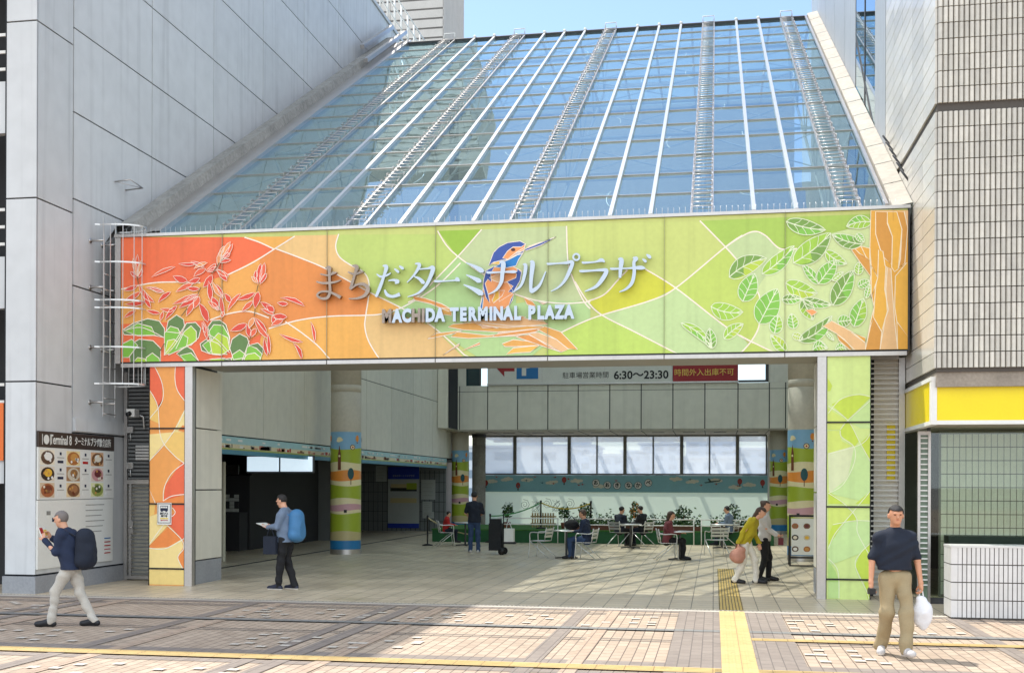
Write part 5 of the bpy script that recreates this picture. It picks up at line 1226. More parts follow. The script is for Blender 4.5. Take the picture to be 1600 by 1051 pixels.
for i, (x0, y0, x1, y1, l) in enumerate(((658, 780, 680, 749, 'upper large white paper notice right of the blue poster'), (660, 799, 675, 783, 'small middle paper notice right of the blue poster'), (660, 809, 678, 799, 'lowest paper notice right of the blue poster'), (587, 752, 604, 727, 'grey paper notice hung left of the blue poster'))):
    a, c = onY(x0, y0, YP), onY(x1, y1, YP); b = MB(); b.box(a.x, YP + .01, a.z, c.x, YP + .025, c.z, PGR)
    for k in range(4):
        z = c.z - (c.z - a.z) * (.2 + .2 * k); b.box(a.x + .06, YP + .005, z, c.x - .1 - .04 * (k % 2), YP + .01, z + .012, CONC)
    tag(b.build('paper_notice'), l, 'notice', 'paper notices on the recess wall')
# shop front in the left recess
sh = empty('cafe_bar', (-14, 31, 0), 'dark cafe bar with chequered counter in the shadow at the left of the hall', 'shop')
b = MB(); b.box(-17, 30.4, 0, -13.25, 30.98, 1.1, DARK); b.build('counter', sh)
b = MB(); rnd = random.Random(4)
for i in range(26):
    for j in range(5): b.box(-16.9 + .14 * i, 30.38, 1.12 + .1 * j, -16.77 + .14 * i, 30.4, 1.21 + .1 * j, rnd.choice([PGR, PGR, DARK]))
b.build('chequered_panel', sh)
b = MB(); b.box(-17, 30.3, 2.18, -13.25, 30.36, 2.44, mat('cafe sign', (36, 32, 32), .5)); b.build('sign_board', sh)
text('lettering', 'CHEZ', .17, mat('cafe sign letters', (92, 88, 80), .6), faceM(-15.6, 30.29, 2.3), .002, .002, parent=sh)
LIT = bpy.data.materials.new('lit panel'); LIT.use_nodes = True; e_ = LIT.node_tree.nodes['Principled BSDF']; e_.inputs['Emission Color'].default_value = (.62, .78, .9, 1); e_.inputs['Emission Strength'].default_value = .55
lp_ = empty('sky_glow_panel', (-13, 26, 2), 'pale double glow panel hanging over the dark cafe counter', 'glow panel')  # added glow standing in for windows that mirror the sky
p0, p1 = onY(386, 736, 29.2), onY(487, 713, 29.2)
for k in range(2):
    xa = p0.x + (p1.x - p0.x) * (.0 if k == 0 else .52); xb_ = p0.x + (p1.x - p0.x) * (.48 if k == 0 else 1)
    one('b', ('box', xa, 29.2, p0.z, xb_, 29.26, p1.z, LIT)).build('glow_panel', lp_)
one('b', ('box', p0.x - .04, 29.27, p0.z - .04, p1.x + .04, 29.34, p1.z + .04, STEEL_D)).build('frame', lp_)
wp = empty('white_partition', (-12.3, 24, 0), 'cream partition with a small green notice just inside the entrance at left', 'partition')
p0, p1 = onZ(331, 850, 0), onZ(350, 850, 0)
YY = 26.2; p0, p1 = onY(326, 850, YY), onY(349.5, 733, YY)
one('b', ('box', p0.x - 1.2, YY, 0, p1.x, YY + .12, 2.45, mat('cream board', (206, 202, 184), .6))).build('board', wp)
a, c = onY(337, 805, YY), onY(345, 790, YY); one('b', ('box', a.x, YY - .01, a.z, c.x, YY, c.z, PGR), ('box', a.x + .03, YY - .014, a.z + .03, c.x - .03, YY - .01, a.z + .12, MDK)).build('notice', wp)
bp_ = onZ(389, 847, 0)
bo = empty('card_reader_post', (bp_.x, bp_.y, 0), 'short white post with a slanted head before the dark cafe', 'post')
b = MB(); b.lathe(bp_.x, bp_.y, [(.09, 0), (.09, .02), (.05, .03), (.05, .7)], WHITE, 16); b.build('post', bo); one('b', ('box', bp_.x - .1, bp_.y - .12, .7, bp_.x + .3, bp_.y + .12, .78, WHITE)).build('head', bo)
b2 = onZ(369, 845, 0)
b = MB(); b.lathe(b2.x, b2.y, [(.11, 0), (.11, .45), (.06, .5), (.06, .56), (0, .57)], CONC, 16); b.lathe(b2.x, b2.y, [(.115, .1), (.115, .14)], STEEL_D, 16)
tag(b.build('waste_bin'), 'small grey bin on the floor left of the white post', 'bin')
b = MB()
for k in range(6):
    for j in range(2):
        q_ = (-12.2 - 2.1 * j, 23.0 + 4.0 * k); b.poly([(q_[0] + .12 * math.cos(t * .524), q_[1] + .12 * math.sin(t * .524), 2.895) for t in range(12)], LIT)
b.build('ceiling_light', hs)
# menu stand by the right column
YA = 27.6
ab = empty('menu_stand', (2.0, YA, 0), 'black framed menu stand with food pictures before the right painted column', 'sign stand')
p0, p1 = onY(1233, 882, YA), onY(1290, 806, YA)
x0, x1, zt_ = p0.x, p1.x, p1.z
b = MB()
for x in (x0, x1 - .04): b.bar((x + .02, YA, .02), (x + .02, YA + .12, zt_), .04, .04, BLACK); b.bar((x + .02, YA + .5, .02), (x + .02, YA + .14, zt_ - .05), .03, .03, BLACK)
b.bar((x0, YA + .12, zt_), (x1, YA + .12, zt_), .05, .05, BLACK); b.bar((x0, YA + .02, .22), (x1, YA + .02, .22), .04, .04, BLACK); b.bar((x0, YA - .0, .03), (x1, YA, .03), .03, .03, BLACK)
b.build('frame', ab)
yf = lambda z: YA + .12 * z / zt_ - .012
b = MB(); b.quad((x0 + .05, yf(.28), .28), (x1 - .04, yf(.28), .28), (x1 - .04, yf(zt_ - .06), zt_ - .06), (x0 + .05, yf(zt_ - .06), zt_ - .06), BW); b.build('menu_panel', ab)
b = MB(); rnd = random.Random(8)
for r in range(3):
    for c in range(3):
        x = x0 + .14 + c * .27; z = .42 + r * .27; b = MB()
        n = 10; b.poly([(x + .08 * math.cos(6.283 * i / n), yf(z) - .006, z + .07 * math.sin(6.283 * i / n)) for i in range(n)], MATS['dish %d' % ((r * 3 + c) % 9)])
        b.poly([(x + .05 * math.cos(6.283 * i / n), yf(z) - .01, z + .04 * math.sin(6.283 * i / n)) for i in range(n)], MATS['food %d' % ((r * 2 + c) % 9)]); b.build('food_picture', ab)
# green turf stage with rails
st = empty('turf_stage', (-3, 39, 0), 'low green artificial turf stage with white rails along the back of the hall', 'stage')
GT = mat('stage green', (14, 84, 40), .6, var=.12); TURF = mat('artificial turf', (60, 110, 44), .9, var=.3, scale=6, bump=.4, bscale=150)
one('b', ('box', -9.3, 37.1, 0, 1.9, 41.5, .4, GT)).build('body', st)
one('b', ('box', -9.32, 37.08, .402, 1.92, 41.5, .44, TURF)).build('turf', st)
for k in range(4):
    b = MB(); xa = -7.0 + 2.2 * k
    for z in (.62, .82): b.tube([(xa, 36.9, z), (xa + 2.0, 36.9, z)], .018, WHITE, 6)
    for x in (xa + .02, xa + 1.98): b.tube([(x, 36.9, 0), (x, 36.9, .84)], .018, WHITE, 6)
    b.build('rail', st)
b = MB(); LEAF = [mat('leaf %d' % i, c, .6, var=.15) for i, c in enumerate(((58, 92, 44), (84, 116, 52), (44, 74, 44)))]
b = MB()
for k in range(9): b.box(-6.2 + .09 * k, 38.9, .45, -6.15 + .09 * k, 38.93, .95, mat('fence wood', (168, 140, 96), .7))
for z in (.55, .8): b.box(-6.25, 38.93, z, -5.35, 38.96, z + .05, mat('fence wood', (168, 140, 96), .7))
tag(b.build('picket_fence'), 'tiny wooden picket fence standing on the green stage', 'fence')
rnd = random.Random(6)
def bush(x, y, z0, r, h, label, blossom=None):
    o = empty('potted_shrub', (x, y, z0), label, 'shrub', 'shrubs on the turf stage')
    one('b', ('lathe', x, y, [(.1, z0), (.13, z0 + .2), (.0, z0 + .2)], MBR, 12), ('tube', [(x, y, z0 + .2), (x + .02, y, z0 + .2 + h * .5)], .02, MBR, 6)).build('pot', o)
    b = MB()
    for k in range(150):
        u = Vector((rnd.gauss(0, 1), rnd.gauss(0, 1), rnd.gauss(0, 1))).normalized() * rnd.uniform(.35, 1) ** .6
        c = Vector((x + u.x * r, y + u.y * r, z0 + .25 + h * .55 + u.z * h * .5)); t = Vector((rnd.gauss(0, 1), rnd.gauss(0, 1), rnd.gauss(0, .6))).normalized() * .06; s_ = t.cross(Vector((rnd.gauss(0, 1), rnd.gauss(0, 1), rnd.gauss(0, 1)))).normalized() * .03
        b.quad(c - t, c + s_, c + t, c - s_, blossom if blossom and k % 3 == 0 else LEAF[k % 3])
    b.build('foliage', o)
for x, y, r, h, l, bl in ((-5.0, 38.4, .2, .5, 'small round green shrub right of the tiny picket fence', None), (-4.3, 38.6, .28, .6, 'taller dark green shrub near the middle of the turf stage', None), (-2.6, 38.2, .16, .7, 'thin shrub with yellow blossom on the turf stage', MO), (-1.0, 38.6, .3, .55, 'wide low shrub behind the seated people on the stage', None), (.6, 38.3, .3, .6, 'bushy shrub at the right end of the turf stage', None), (-7.0, 38.5, .22, .55, 'green shrub behind the standing person on the stage', None)):
    bush(x, y, .44, r, h, l, bl)
def hedge(x0, x1, y, label):
    o = empty('planter_hedge', ((x0 + x1) / 2, y, .44), label, 'hedge', 'low hedges on the turf stage')
    one('b', ('box', x0, y - .16, .44, x1, y + .16, .58, MBR)).build('planter_box', o)
    b = MB()
    for k in range(int(420 * (x1 - x0))):
        c = Vector((rnd.uniform(x0, x1), y + rnd.gauss(0, .13), .58 + abs(rnd.gauss(0, .15)))); t = Vector((rnd.gauss(0, 1), rnd.gauss(0, 1), rnd.gauss(0, .8))).normalized() * .055; s_ = t.cross(Vector((rnd.gauss(0, 1), rnd.gauss(0, 1), rnd.gauss(0, 1)))).normalized() * .028
        b.quad(c - t, c + s_, c + t, c - s_, LEAF[k % 3])
    b.build('foliage', o)
hedge(-4.6, -2.6, 37.5, 'low leafy hedge behind the middle cafe tables, the left one of three'); hedge(-2.3, -.4, 37.5, 'low leafy hedge behind the person in maroon, between two other hedges'); hedge(-.1, 1.7, 37.5, 'low leafy hedge at the right end of the stage behind the couple')
def stanchion(x, y, z0, label):
    o = empty('rope_stanchion', (x, y, z0), label, 'stanchion', 'black rope stanchions')
    one('b', ('lathe', x, y, [(.0, z0), (.17, z0), (.17, z0 + .03), (.05, z0 + .06), (.0, z0 + .06)], BLACK, 18)).build('base', o)
    one('b', ('lathe', x, y, [(.026, z0 + .05), (.026, z0 + .86), (.034, z0 + .87), (.034, z0 + .95), (0, z0 + .96)], BLACK, 12)).build('post', o)
    return (x, y, z0 + .88)
s0 = onZ(668, 852, 0)
t1 = stanchion(s0.x, s0.y, 0, 'black rope stanchion standing alone left of the white chair'); t2 = stanchion(-5.75, 38.0, .44, 'black rope stanchion on the stage by the picket fence'); t3 = stanchion(-4.0, 37.5, .44, 'black rope stanchion on the stage behind the aluminium chair'); t4 = stanchion(-7.3, 37.0, .0, 'black rope stanchion behind the trolley')
def rope(a, c, sag, label, m):
    b = MB(); a, c = Vector(a), Vector(c); b.tube([a.lerp(c, t / 12) - Vector((0, 0, sag * 4 * t / 12 * (1 - t / 12))) for t in range(13)], .02, m, 6); tag(b.build('barrier_rope'), label, 'rope')
rope(t1, (t1[0] + 1.3, t1[1] + .4, .35), .1, 'beige rope drooping from the lone stanchion at left', MT); rope(t4, t2, .12, 'green rope running up to the stage stanchion', mat('rope green', (60, 140, 70), .6)); rope(t2, t3, .2, 'yellow rope between the two stage stanchions', mat('rope yellow', (206, 176, 60), .6))
# tables and aluminium armchairs
def table(x, y, label):
    o = empty('cafe_table', (x, y, 0), label, 'table', 'round cafe tables in the hall')
    one('b', ('lathe', x, y, [(0, .71), (.34, .71), (.35, .725), (.34, .74), (0, .74)], ALU, 28)).build('tabletop', o)
    one('b', ('lathe', x, y, [(.03, .04), (.03, .71)], STEEL_D, 12)).build('stem', o)
    b = MB()
    for k in range(4): a = k * math.pi / 2 + .4; b.bar((x, y, .04), (x + .3 * math.cos(a), y + .3 * math.sin(a), .02), .05, .03, STEEL_D)
    b.build('base', o)
for px, py, l in ((727, 852, 'cafe table between the child in red and the standing person'), (885, 872, 'cafe table right of the empty aluminium armchair'), (1062, 874, 'cafe table in front of the seated person in black trousers'), (985, 856, 'cafe table farther back before the two dark seated people'), (1128, 856, 'cafe table farther back at the right near the windows')):
    p = onZ(px, py); table(p.x, p.y, l)
def armchair():
    o = empty('aluminium_armchair', (0, 0, 0), 'empty aluminium armchair facing left near the middle of the hall', 'chair', 'aluminium armchairs in the hall')
    for s_ in (-1, 1):
        b = MB(); b.tube(rail([(s_ * .27, .24, 0), (s_ * .27, .2, .4), (s_ * .27, .2, .62), (s_ * .27, .12, .67), (s_ * .27, -.2, .67), (s_ * .25, -.27, .8)], 5), .013, ALU, 8); b.build('arm', o)
        b = MB(); b.tube([(s_ * .25, .2, .43), (s_ * .27, -.34, 0)], .013, ALU, 8); b.build('leg', o)
        b = MB(); b.tube([(s_ * .22, -.2, .43), (s_ * .25, -.27, .8)], .012, ALU, 8); b.build('back_post', o)
    b = MB()
    for k in range(7): b.box(-.24, -.2 + .06 * k, .43, .24, -.155 + .06 * k, .445, ALU)
    b.build('seat', o)
    b = MB()
    for k in range(3): b.bar((-.25, -.215 - .02 * k, .56 + .09 * k), (.25, -.215 - .02 * k, .56 + .09 * k), .012, .06, ALU)
    b.build('backrest', o)
    return o
ch0 = armchair(); p = onZ(845, 870); ch0.location = (p.x, p.y, 0); ch0.rotation_euler = (0, 0, R(75))
SEATS = [(697, 853, -70, 'white chair under the child in red jacket'), (916, 873, 80, 'aluminium chair under the person in navy and jeans'), (1043, 874, -80, 'aluminium chair under the person in black trousers'), (968, 853, -40, 'chair under the farther dark seated person at the left'), (1004, 853, 60, 'chair under the farther dark seated person at the right'), (1120, 868, 20, 'empty pale aluminium chair left of the couple'), (1140, 852, 70, 'chair under the seated person in front of the right windows')]
SP = []
for px, py, rz_, l in SEATS:
    p = onZ(px, py); SP.append((p.x, p.y, R(rz_))); copy_tree(ch0, (p.x, p.y, 0), R(rz_), l)
# black trolley with a white bag
p = onZ(783, 866)
tr = empty('shopping_trolley', (p.x, p.y, 0), 'black wheeled shopping trolley beside the standing person in navy', 'trolley')
b = MB(); b.box(p.x - .32, p.y - .16, .12, p.x + .02, p.y + .16, .86, mat('trolley fabric', (26, 28, 32), .8, bump=.4, bscale=20)); b.box(p.x - .3, p.y - .17, .8, p.x + .0, p.y + .1, .98, mat('trolley fabric', (26, 28, 32))); b.build('bag_body', tr)
b = MB(); b.tube([(p.x + .06, p.y, .1), (p.x + .06, p.y, 1.1), (p.x + .2, p.y, 1.14)], .016, BLACK, 8); b.build('handle', tr)
for s_ in (-1, 1): one('b', ('tube', [(p.x + .05, p.y + s_ * .17, .1), (p.x + .05, p.y + s_ * .21, .1)], .1, BLACK, 18)).build('wheel', tr)
b = MB(); b.box(p.x + .1, p.y - .12, .36, p.x + .36, p.y + .1, .72, BW); b.box(p.x + .09, p.y - .13, .3, p.x + .4, p.y + .11, .36, BLACK); b.tube(rail([(p.x + .14, p.y - .01, .72), (p.x + .2, p.y - .01, .9), (p.x + .3, p.y - .01, .72)], 5), .01, BW, 5)
tag(b.build('tote_bag'), 'white tote bag with black base hanging on the black trolley', 'bag')

# ================================================================ CITY BEYOND THE WINDOWS
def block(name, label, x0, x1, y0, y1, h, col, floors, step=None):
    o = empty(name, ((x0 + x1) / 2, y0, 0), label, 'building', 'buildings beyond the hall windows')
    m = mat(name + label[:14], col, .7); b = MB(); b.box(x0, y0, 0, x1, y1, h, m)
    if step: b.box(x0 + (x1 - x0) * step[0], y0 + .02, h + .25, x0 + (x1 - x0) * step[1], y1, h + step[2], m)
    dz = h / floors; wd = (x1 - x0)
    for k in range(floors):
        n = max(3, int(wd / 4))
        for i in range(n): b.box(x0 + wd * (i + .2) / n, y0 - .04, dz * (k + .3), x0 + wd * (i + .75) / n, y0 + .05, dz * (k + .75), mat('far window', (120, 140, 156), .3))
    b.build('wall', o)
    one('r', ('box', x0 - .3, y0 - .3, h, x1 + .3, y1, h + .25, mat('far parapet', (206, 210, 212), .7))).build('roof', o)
def far(px0, px1, pytop, Y): 
    a, c = onY(px0, pytop, Y), onY(px1, pytop, Y); return a.x, c.x, a.z
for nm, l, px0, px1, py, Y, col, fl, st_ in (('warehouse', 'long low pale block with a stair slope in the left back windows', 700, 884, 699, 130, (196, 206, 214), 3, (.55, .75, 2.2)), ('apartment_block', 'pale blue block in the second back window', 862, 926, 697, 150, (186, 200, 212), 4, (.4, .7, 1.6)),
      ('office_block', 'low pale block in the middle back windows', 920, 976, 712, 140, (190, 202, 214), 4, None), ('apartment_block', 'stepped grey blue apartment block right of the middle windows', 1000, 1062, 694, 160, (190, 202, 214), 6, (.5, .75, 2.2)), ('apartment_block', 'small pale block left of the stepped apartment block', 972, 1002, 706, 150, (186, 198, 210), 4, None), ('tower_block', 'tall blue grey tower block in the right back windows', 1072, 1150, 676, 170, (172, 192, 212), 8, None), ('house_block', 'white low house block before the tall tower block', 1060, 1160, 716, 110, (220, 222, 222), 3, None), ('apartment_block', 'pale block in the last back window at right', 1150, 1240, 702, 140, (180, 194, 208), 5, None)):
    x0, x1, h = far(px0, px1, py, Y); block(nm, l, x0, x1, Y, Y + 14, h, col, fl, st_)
# ================================================================ PEOPLE
def surface_nets(val, org, h):
    ins = val < 0
    nx, ny, nz = val.shape
    cs = (nx - 1, ny - 1, nz - 1)
    acc = np.zeros(cs + (3,), np.float32); cnt = np.zeros(cs, np.float32)
    cor = [(i, j, k) for i in (0, 1) for j in (0, 1) for k in (0, 1)]
    sl = lambda c: tuple(slice(c[d], c[d] + cs[d]) for d in range(3))
    for a in cor:
        for d in range(3):
            if a[d]: continue
            c = list(a); c[d] = 1; c = tuple(c)
            va, vb = val[sl(a)], val[sl(c)]
            m = (va < 0) != (vb < 0)
            t = np.where(m, va / (va - vb + 1e-12), 0)
            for e in range(3):
                acc[..., e] += np.where(m, a[e] + (t if e == d else 0), 0)
            cnt += m
    on = cnt > 0
    idx = -np.ones(cs, np.int64); idx[on] = np.arange(on.sum())
    pos = acc[on] / cnt[on][:, None] + np.argwhere(on)
    V = pos * h + np.array(org)
    F = []
    for d in range(3):
        e, f = (d + 1) % 3, (d + 2) % 3
        a = [slice(None)] * 3; b = [slice(None)] * 3; a[d] = slice(0, -1); b[d] = slice(1, None)
        m = ins[tuple(a)] != ins[tuple(b)]
        P = np.argwhere(m)
        ok = (P[:, e] > 0) & (P[:, f] > 0) & (P[:, e] < val.shape[e] - 1) & (P[:, f] < val.shape[f] - 1)
        P = P[ok]
        if not len(P): continue
        def g(de, df):
            q = P.copy(); q[:, e] += de; q[:, f] += df; return idx[q[:, 0], q[:, 1], q[:, 2]]
        q = np.stack([g(-1, -1), g(0, -1), g(0, 0), g(-1, 0)], 1)
        fl = ~ins[tuple(a)][tuple(P.T)] if False else ins[tuple(a)][P[:, 0], P[:, 1], P[:, 2]]
        q[~fl] = q[~fl][:, ::-1]
        F.append(q)
    return V, np.concatenate(F)
def sdf_mesh(name, prims, h, m, parent, fold=0., seed=0, sole=None, k0=.03, cut=None):
    """one continuous skin round tapered limbs and ellipsoids"""
    pts = []
    for p in prims:
        if p[0] == 'c': pts += [np.array(p[1]) - max(p[3], p[4]), np.array(p[1]) + max(p[3], p[4]), np.array(p[2]) - max(p[3], p[4]), np.array(p[2]) + max(p[3], p[4])]
        else: pts += [np.array(p[1]) - max(p[2]), np.array(p[1]) + max(p[2])]
    lo = np.min(pts, 0) - .05; hi = np.max(pts, 0) + .05
    n = np.ceil((hi - lo) / h).astype(int) + 1
    ax = [lo[d] + np.arange(n[d]) * h for d in range(3)]
    val = np.full(n, .2, np.float32)
    for p in prims:
        if p[0] == 'c': a, b = np.array(p[1], float), np.array(p[2], float); ra, rb = p[3], p[4]; k = p[5] if len(p) > 5 else k0; mr = max(ra, rb) + .1; l, u = np.minimum(a, b) - mr, np.maximum(a, b) + mr
        else: c, r = np.array(p[1], float), np.array(p[2], float); k = p[3] if len(p) > 3 else k0; l, u = c - r.max() - .1, c + r.max() + .1
        i0 = np.maximum(((l - lo) / h).astype(int), 0); i1 = np.minimum(((u - lo) / h).astype(int) + 2, n)
        X, Y, Z = np.meshgrid(*[ax[d][i0[d]:i1[d]] for d in range(3)], indexing='ij')
        if p[0] == 'c':
            ab = b - a; L2 = max(ab.dot(ab), 1e-9)
            t = np.clip(((X - a[0]) * ab[0] + (Y - a[1]) * ab[1] + (Z - a[2]) * ab[2]) / L2, 0, 1)
            dd = np.sqrt((X - a[0] - t * ab[0]) ** 2 + (Y - a[1] - t * ab[1]) ** 2 + (Z - a[2] - t * ab[2]) ** 2) - (ra + (rb - ra) * t)
        else:
            q = np.sqrt(((X - c[0]) / r[0]) ** 2 + ((Y - c[1]) / r[1]) ** 2 + ((Z - c[2]) / r[2]) ** 2)
            dd = (q - 1) * r.min()
        s = tuple(slice(i0[d], i1[d]) for d in range(3)); o = val[s]
        w = np.clip(.5 + .5 * (o - dd) / k, 0, 1)
        val[s] = np.where(np.abs(o - dd) < k, o * (1 - w) + dd * w - k * w * (1 - w), np.minimum(o, dd))
    if fold:
        X, Y, Z = np.meshgrid(*ax, indexing='ij'); rs = np.random.RandomState(seed)
        for _ in range(5):
            w = rs.normal(0, 1, 3) * np.array((13, 13, 17)); ph = rs.uniform(0, 6.3)
            val += fold * .5 * np.sin(X * w[0] + Y * w[1] + Z * w[2] + ph + 1.3 * np.sin(X * 9 + Z * 13 + ph)).astype(np.float32)
    if cut is not None:
        X, Y, Z = np.meshgrid(*ax, indexing='ij'); val = np.maximum(val, cut(X, Y, Z).astype(np.float32))
    V, F = surface_nets(val, lo, h)
    me = bpy.data.meshes.new(name); me.from_pydata(V.tolist(), [], F.tolist()); me.materials.append(m)
    if sole is not None:
        me.materials.append(sole[1]); zc = V[F].mean(1)[:, 2] < sole[0]; me.polygons.foreach_set('material_index', zc.astype(np.int32))
    me.polygons.foreach_set('use_smooth', [True] * len(F)); me.update()
    o = bpy.data.objects.new(name, me); COL.objects.link(o); o.parent = parent
    return o
def hand_prims(wr, d, nrm_, side, curl=.5, sc=1.):
    """palm, four unequal bent fingers, thumb from the side of the palm"""
    wr = Vector(wr); d = Vector(d).normalized(); nn = Vector(nrm_); nn = (nn - d * nn.dot(d)).normalized(); sd = d.cross(nn).normalized() * side
    out = [('c', wr, wr + d * .05 * sc, .022 * sc, .026 * sc, .02)]
    for i, ln in enumerate((.07, .08, .074, .056)):
        base = wr + d * .078 * sc + sd * (.027 - .018 * i) * sc
        out.append(('c', wr + d * .04 * sc + sd * (.016 - .011 * i) * sc, base, .013 * sc, .0105 * sc, .012))
        p = base; a = 0.
        for j, f in enumerate((.45, .32, .25)):
            a += curl * (.5 + .4 * j)
            q = p + (d * math.cos(a) + nn * math.sin(a)) * ln * f * sc
            out.append(('c', p, q, .0095 * sc - .0008 * j, .0088 * sc - .0008 * j, .003)); p = q
    t0 = wr + d * .025 * sc + sd * .022 * sc; t1 = t0 + (d * .55 + sd * .75 + nn * .25).normalized() * .036 * sc; t2 = t1 + (d * .9 + sd * .2 + nn * .45).normalized() * .034 * sc
    return out + [('c', t0, t1, .013 * sc, .0115 * sc, .008), ('c', t1, t2, .0105 * sc, .009 * sc, .003)]
SKIN = mat('skin', (214, 160, 130), .5, var=.05); SKIN2 = mat('skin tanned', (204, 146, 112), .5, var=.05)
EYEM = mat('eye dark', (40, 28, 24), .3); LIP = mat('lip', (176, 104, 92), .5)
def person(label, loc, rz_, H, P, top, bottom, shoe, hair, sleeve=1., skin=None, h=.008, group=None, flare=1., skirt_top=.84, haircut='short', soles=None, bulk=1., fold=.009, tuck=False, seated=False, jacket_open=None, seed=0):
    skin = skin or SKIN; s = H / 1.7
    o = empty('person', loc, label, 'person', group); o.rotation_euler = (0, 0, rz_)
    J = dict(pelvis=(0, 0, .93), chest=(0, 0, 1.24), neck=(0, -.01, 1.43), head=(0, .025, 1.585), shL=(-.17, -.01, 1.35), shR=(.17, -.01, 1.35), elL=(-.23, -.03, 1.1), elR=(.23, -.03, 1.1), wrL=(-.24, .05, .86), wrR=(.24, .05, .86), hipL=(-.09, 0, .9), hipR=(.09, 0, .9), knL=(-.1, .02, .49), knR=(.1, .02, .49), anL=(-.1, -.02, .08), anR=(.1, -.02, .08), toeL=(-.12, .17, .03), toeR=(.12, .17, .03), hdL=(0, .1, -1), hdR=(0, .1, -1), hnL=(1, .2, 0), hnR=(-1, .2, 0), curl=.5, curlL=None, curlR=None, look=(0, 1, 0))
    J.update(P)
    g = {k: Vector(v) * s if isinstance(v, tuple) and k[:2] not in ('hd', 'hn', 'lo') else v for k, v in J.items()}
    pe, chs, nk, hd = g['pelvis'], g['chest'], g['neck'], g['head']
    lk = Vector(g['look']).normalized(); up = (hd - nk).normalized(); rt = lk.cross(up).normalized()
    body = [('c', pe, chs, .085 * s, .085 * s), ('e', chs, (.12 * s, .075 * s, .13 * s)), ('c', nk - up * .06 * s, hd, .058 * s, .052 * s, .03), ('c', g['shL'] - Vector((0, 0, .02 * s)), g['shR'] - Vector((0, 0, .02 * s)), .045 * s, .045 * s, .04)]
    hc = hd + up * .035 * s
    body += [('e', hc - lk * .01 * s, (.074 * s, .09 * s, .09 * s), .02), ('e', hd + lk * .028 * s - up * .03 * s, (.055 * s, .062 * s, .07 * s), .03), ('c', hd + lk * .088 * s + up * .02 * s, hd + lk * .102 * s - up * .012 * s, .009 * s, .015 * s, .012), ('e', hd + lk * .07 * s - up * .072 * s, (.026 * s, .022 * s, .018 * s), .02)]
    for sg_ in (-1, 1): body.append(('e', hd + rt * .078 * s * sg_ + up * .005 * s - lk * .008 * s, (.014 * s, .022 * s, .032 * s), .006))
    body.append(('c', hd + lk * .082 * s + up * .038 * s - rt * .04 * s, hd + lk * .082 * s + up * .038 * s + rt * .04 * s, .011 * s, .011 * s, .015))
    for S in 'LR':
        body += [('c', g['sh' + S], g['el' + S], .05 * s, .038 * s, .03), ('c', g['el' + S], g['wr' + S], .039 * s, .025 * s, .02)]
        cu = g['curl' + S] if g['curl' + S] is not None else g['curl']
        body += hand_prims(g['wr' + S], g['hd' + S], g['hn' + S], 1 if S == 'L' else -1, cu, s * 1.05)
        body += [('c', g['hip' + S], g['kn' + S], .058 * s, .042 * s, .03), ('c', g['kn' + S], g['an' + S], .046 * s, .032 * s, .03), ('c', g['an' + S], g['an' + S] - Vector((0, 0, .03)), .03 * s, .03 * s)]
    sdf_mesh('body', body, h, skin, o, k0=.04)
    # shirt or jacket
    hem = pe.lerp(chs, -.38); X_ = Vector((.07 * s * bulk, 0, 0))
    tp = [('c', hem, chs, .125 * s * bulk, .11 * s * bulk, .05), ('c', hem - X_, chs - X_, .118 * s * bulk, .105 * s * bulk, .05), ('c', hem + X_, chs + X_, .118 * s * bulk, .105 * s * bulk, .05), ('e', chs + Vector((0, 0, .02 * s)), (.17 * s * bulk, .125 * s * bulk, .19 * s), .05),
          ('c', g['shL'] - Vector((0, 0, .02 * s)), g['shR'] - Vector((0, 0, .02 * s)), .058 * s, .058 * s, .05), ('c', chs, nk - up * .03 * s, .1 * s, .066 * s, .04)]
    for S in 'LR':
        tp.append(('c', g['sh' + S], g['el' + S] if sleeve > .6 else g['sh' + S].lerp(g['el' + S], .88), .06 * s, .054 * s if sleeve > .6 else .058 * s, .045))
        tp.append(('c', nk - up * .03 * s, g['sh' + S], .05 * s, .05 * s, .05))
        if sleeve > .6: tp.append(('c', g['el' + S], g['el' + S].lerp(g['wr' + S], .95), .056 * s, .041 * s, .03))
    to = sdf_mesh('jacket' if bulk > 1.05 else 'shirt', tp, h, top, o, fold, seed, cut=lambda X, Y, Z, hz_=pe.z + (.05 if tuck else -.075) * s: hz_ - Z)
    # trousers
    tr_ = [('e', pe - Vector((0, 0, .04 * s)), (.15 * s, .105 * s, .12 * s), .04)]
    for S in 'LR':
        tr_ += [('c', g['hip' + S], g['kn' + S], .092 * s, .072 * s, .035), ('c', g['kn' + S], g['an' + S] - Vector((0, 0, .01)), .074 * s * (1 + (flare - 1) * .5), .058 * s * flare, .03)]
    sdf_mesh('trousers', tr_, h, bottom, o, fold * .9, seed + 5, k0=.03)
    for S in 'LR':
        a = g['an' + S]; t = g['toe' + S]; hl = a - (t - a).normalized() * .02 * s; hl = Vector((a.x, a.y, a.z)) - Vector(((t - a).x, (t - a).y, 0)).normalized() * .045 * s
        low = min(t.z, a.z - .045 * s)
        sh_ = [('c', Vector((hl.x, hl.y, a.z - .045 * s)), t, .04 * s, .034 * s, .03), ('c', a, a.lerp(t, .6), .046 * s, .034 * s, .03), ('e', t.lerp(hl, .1), (.047 * s, .047 * s, .034 * s), .03)]
        zmin = min(t.z - .034 * s, a.z - .085 * s)
        sdf_mesh('shoe', sh_, min(h, .008), shoe, o, sole=(zmin + .026, soles) if soles else None)
    # hair
    cap = [('e', hc - lk * .018 * s + up * .012 * s, (.086 * s, .1 * s, .094 * s), .02)]
    if haircut == 'long': cap += [('c', hc - lk * .06 * s, nk - lk * .05 * s + up * .02, .07 * s, .05 * s, .03)]
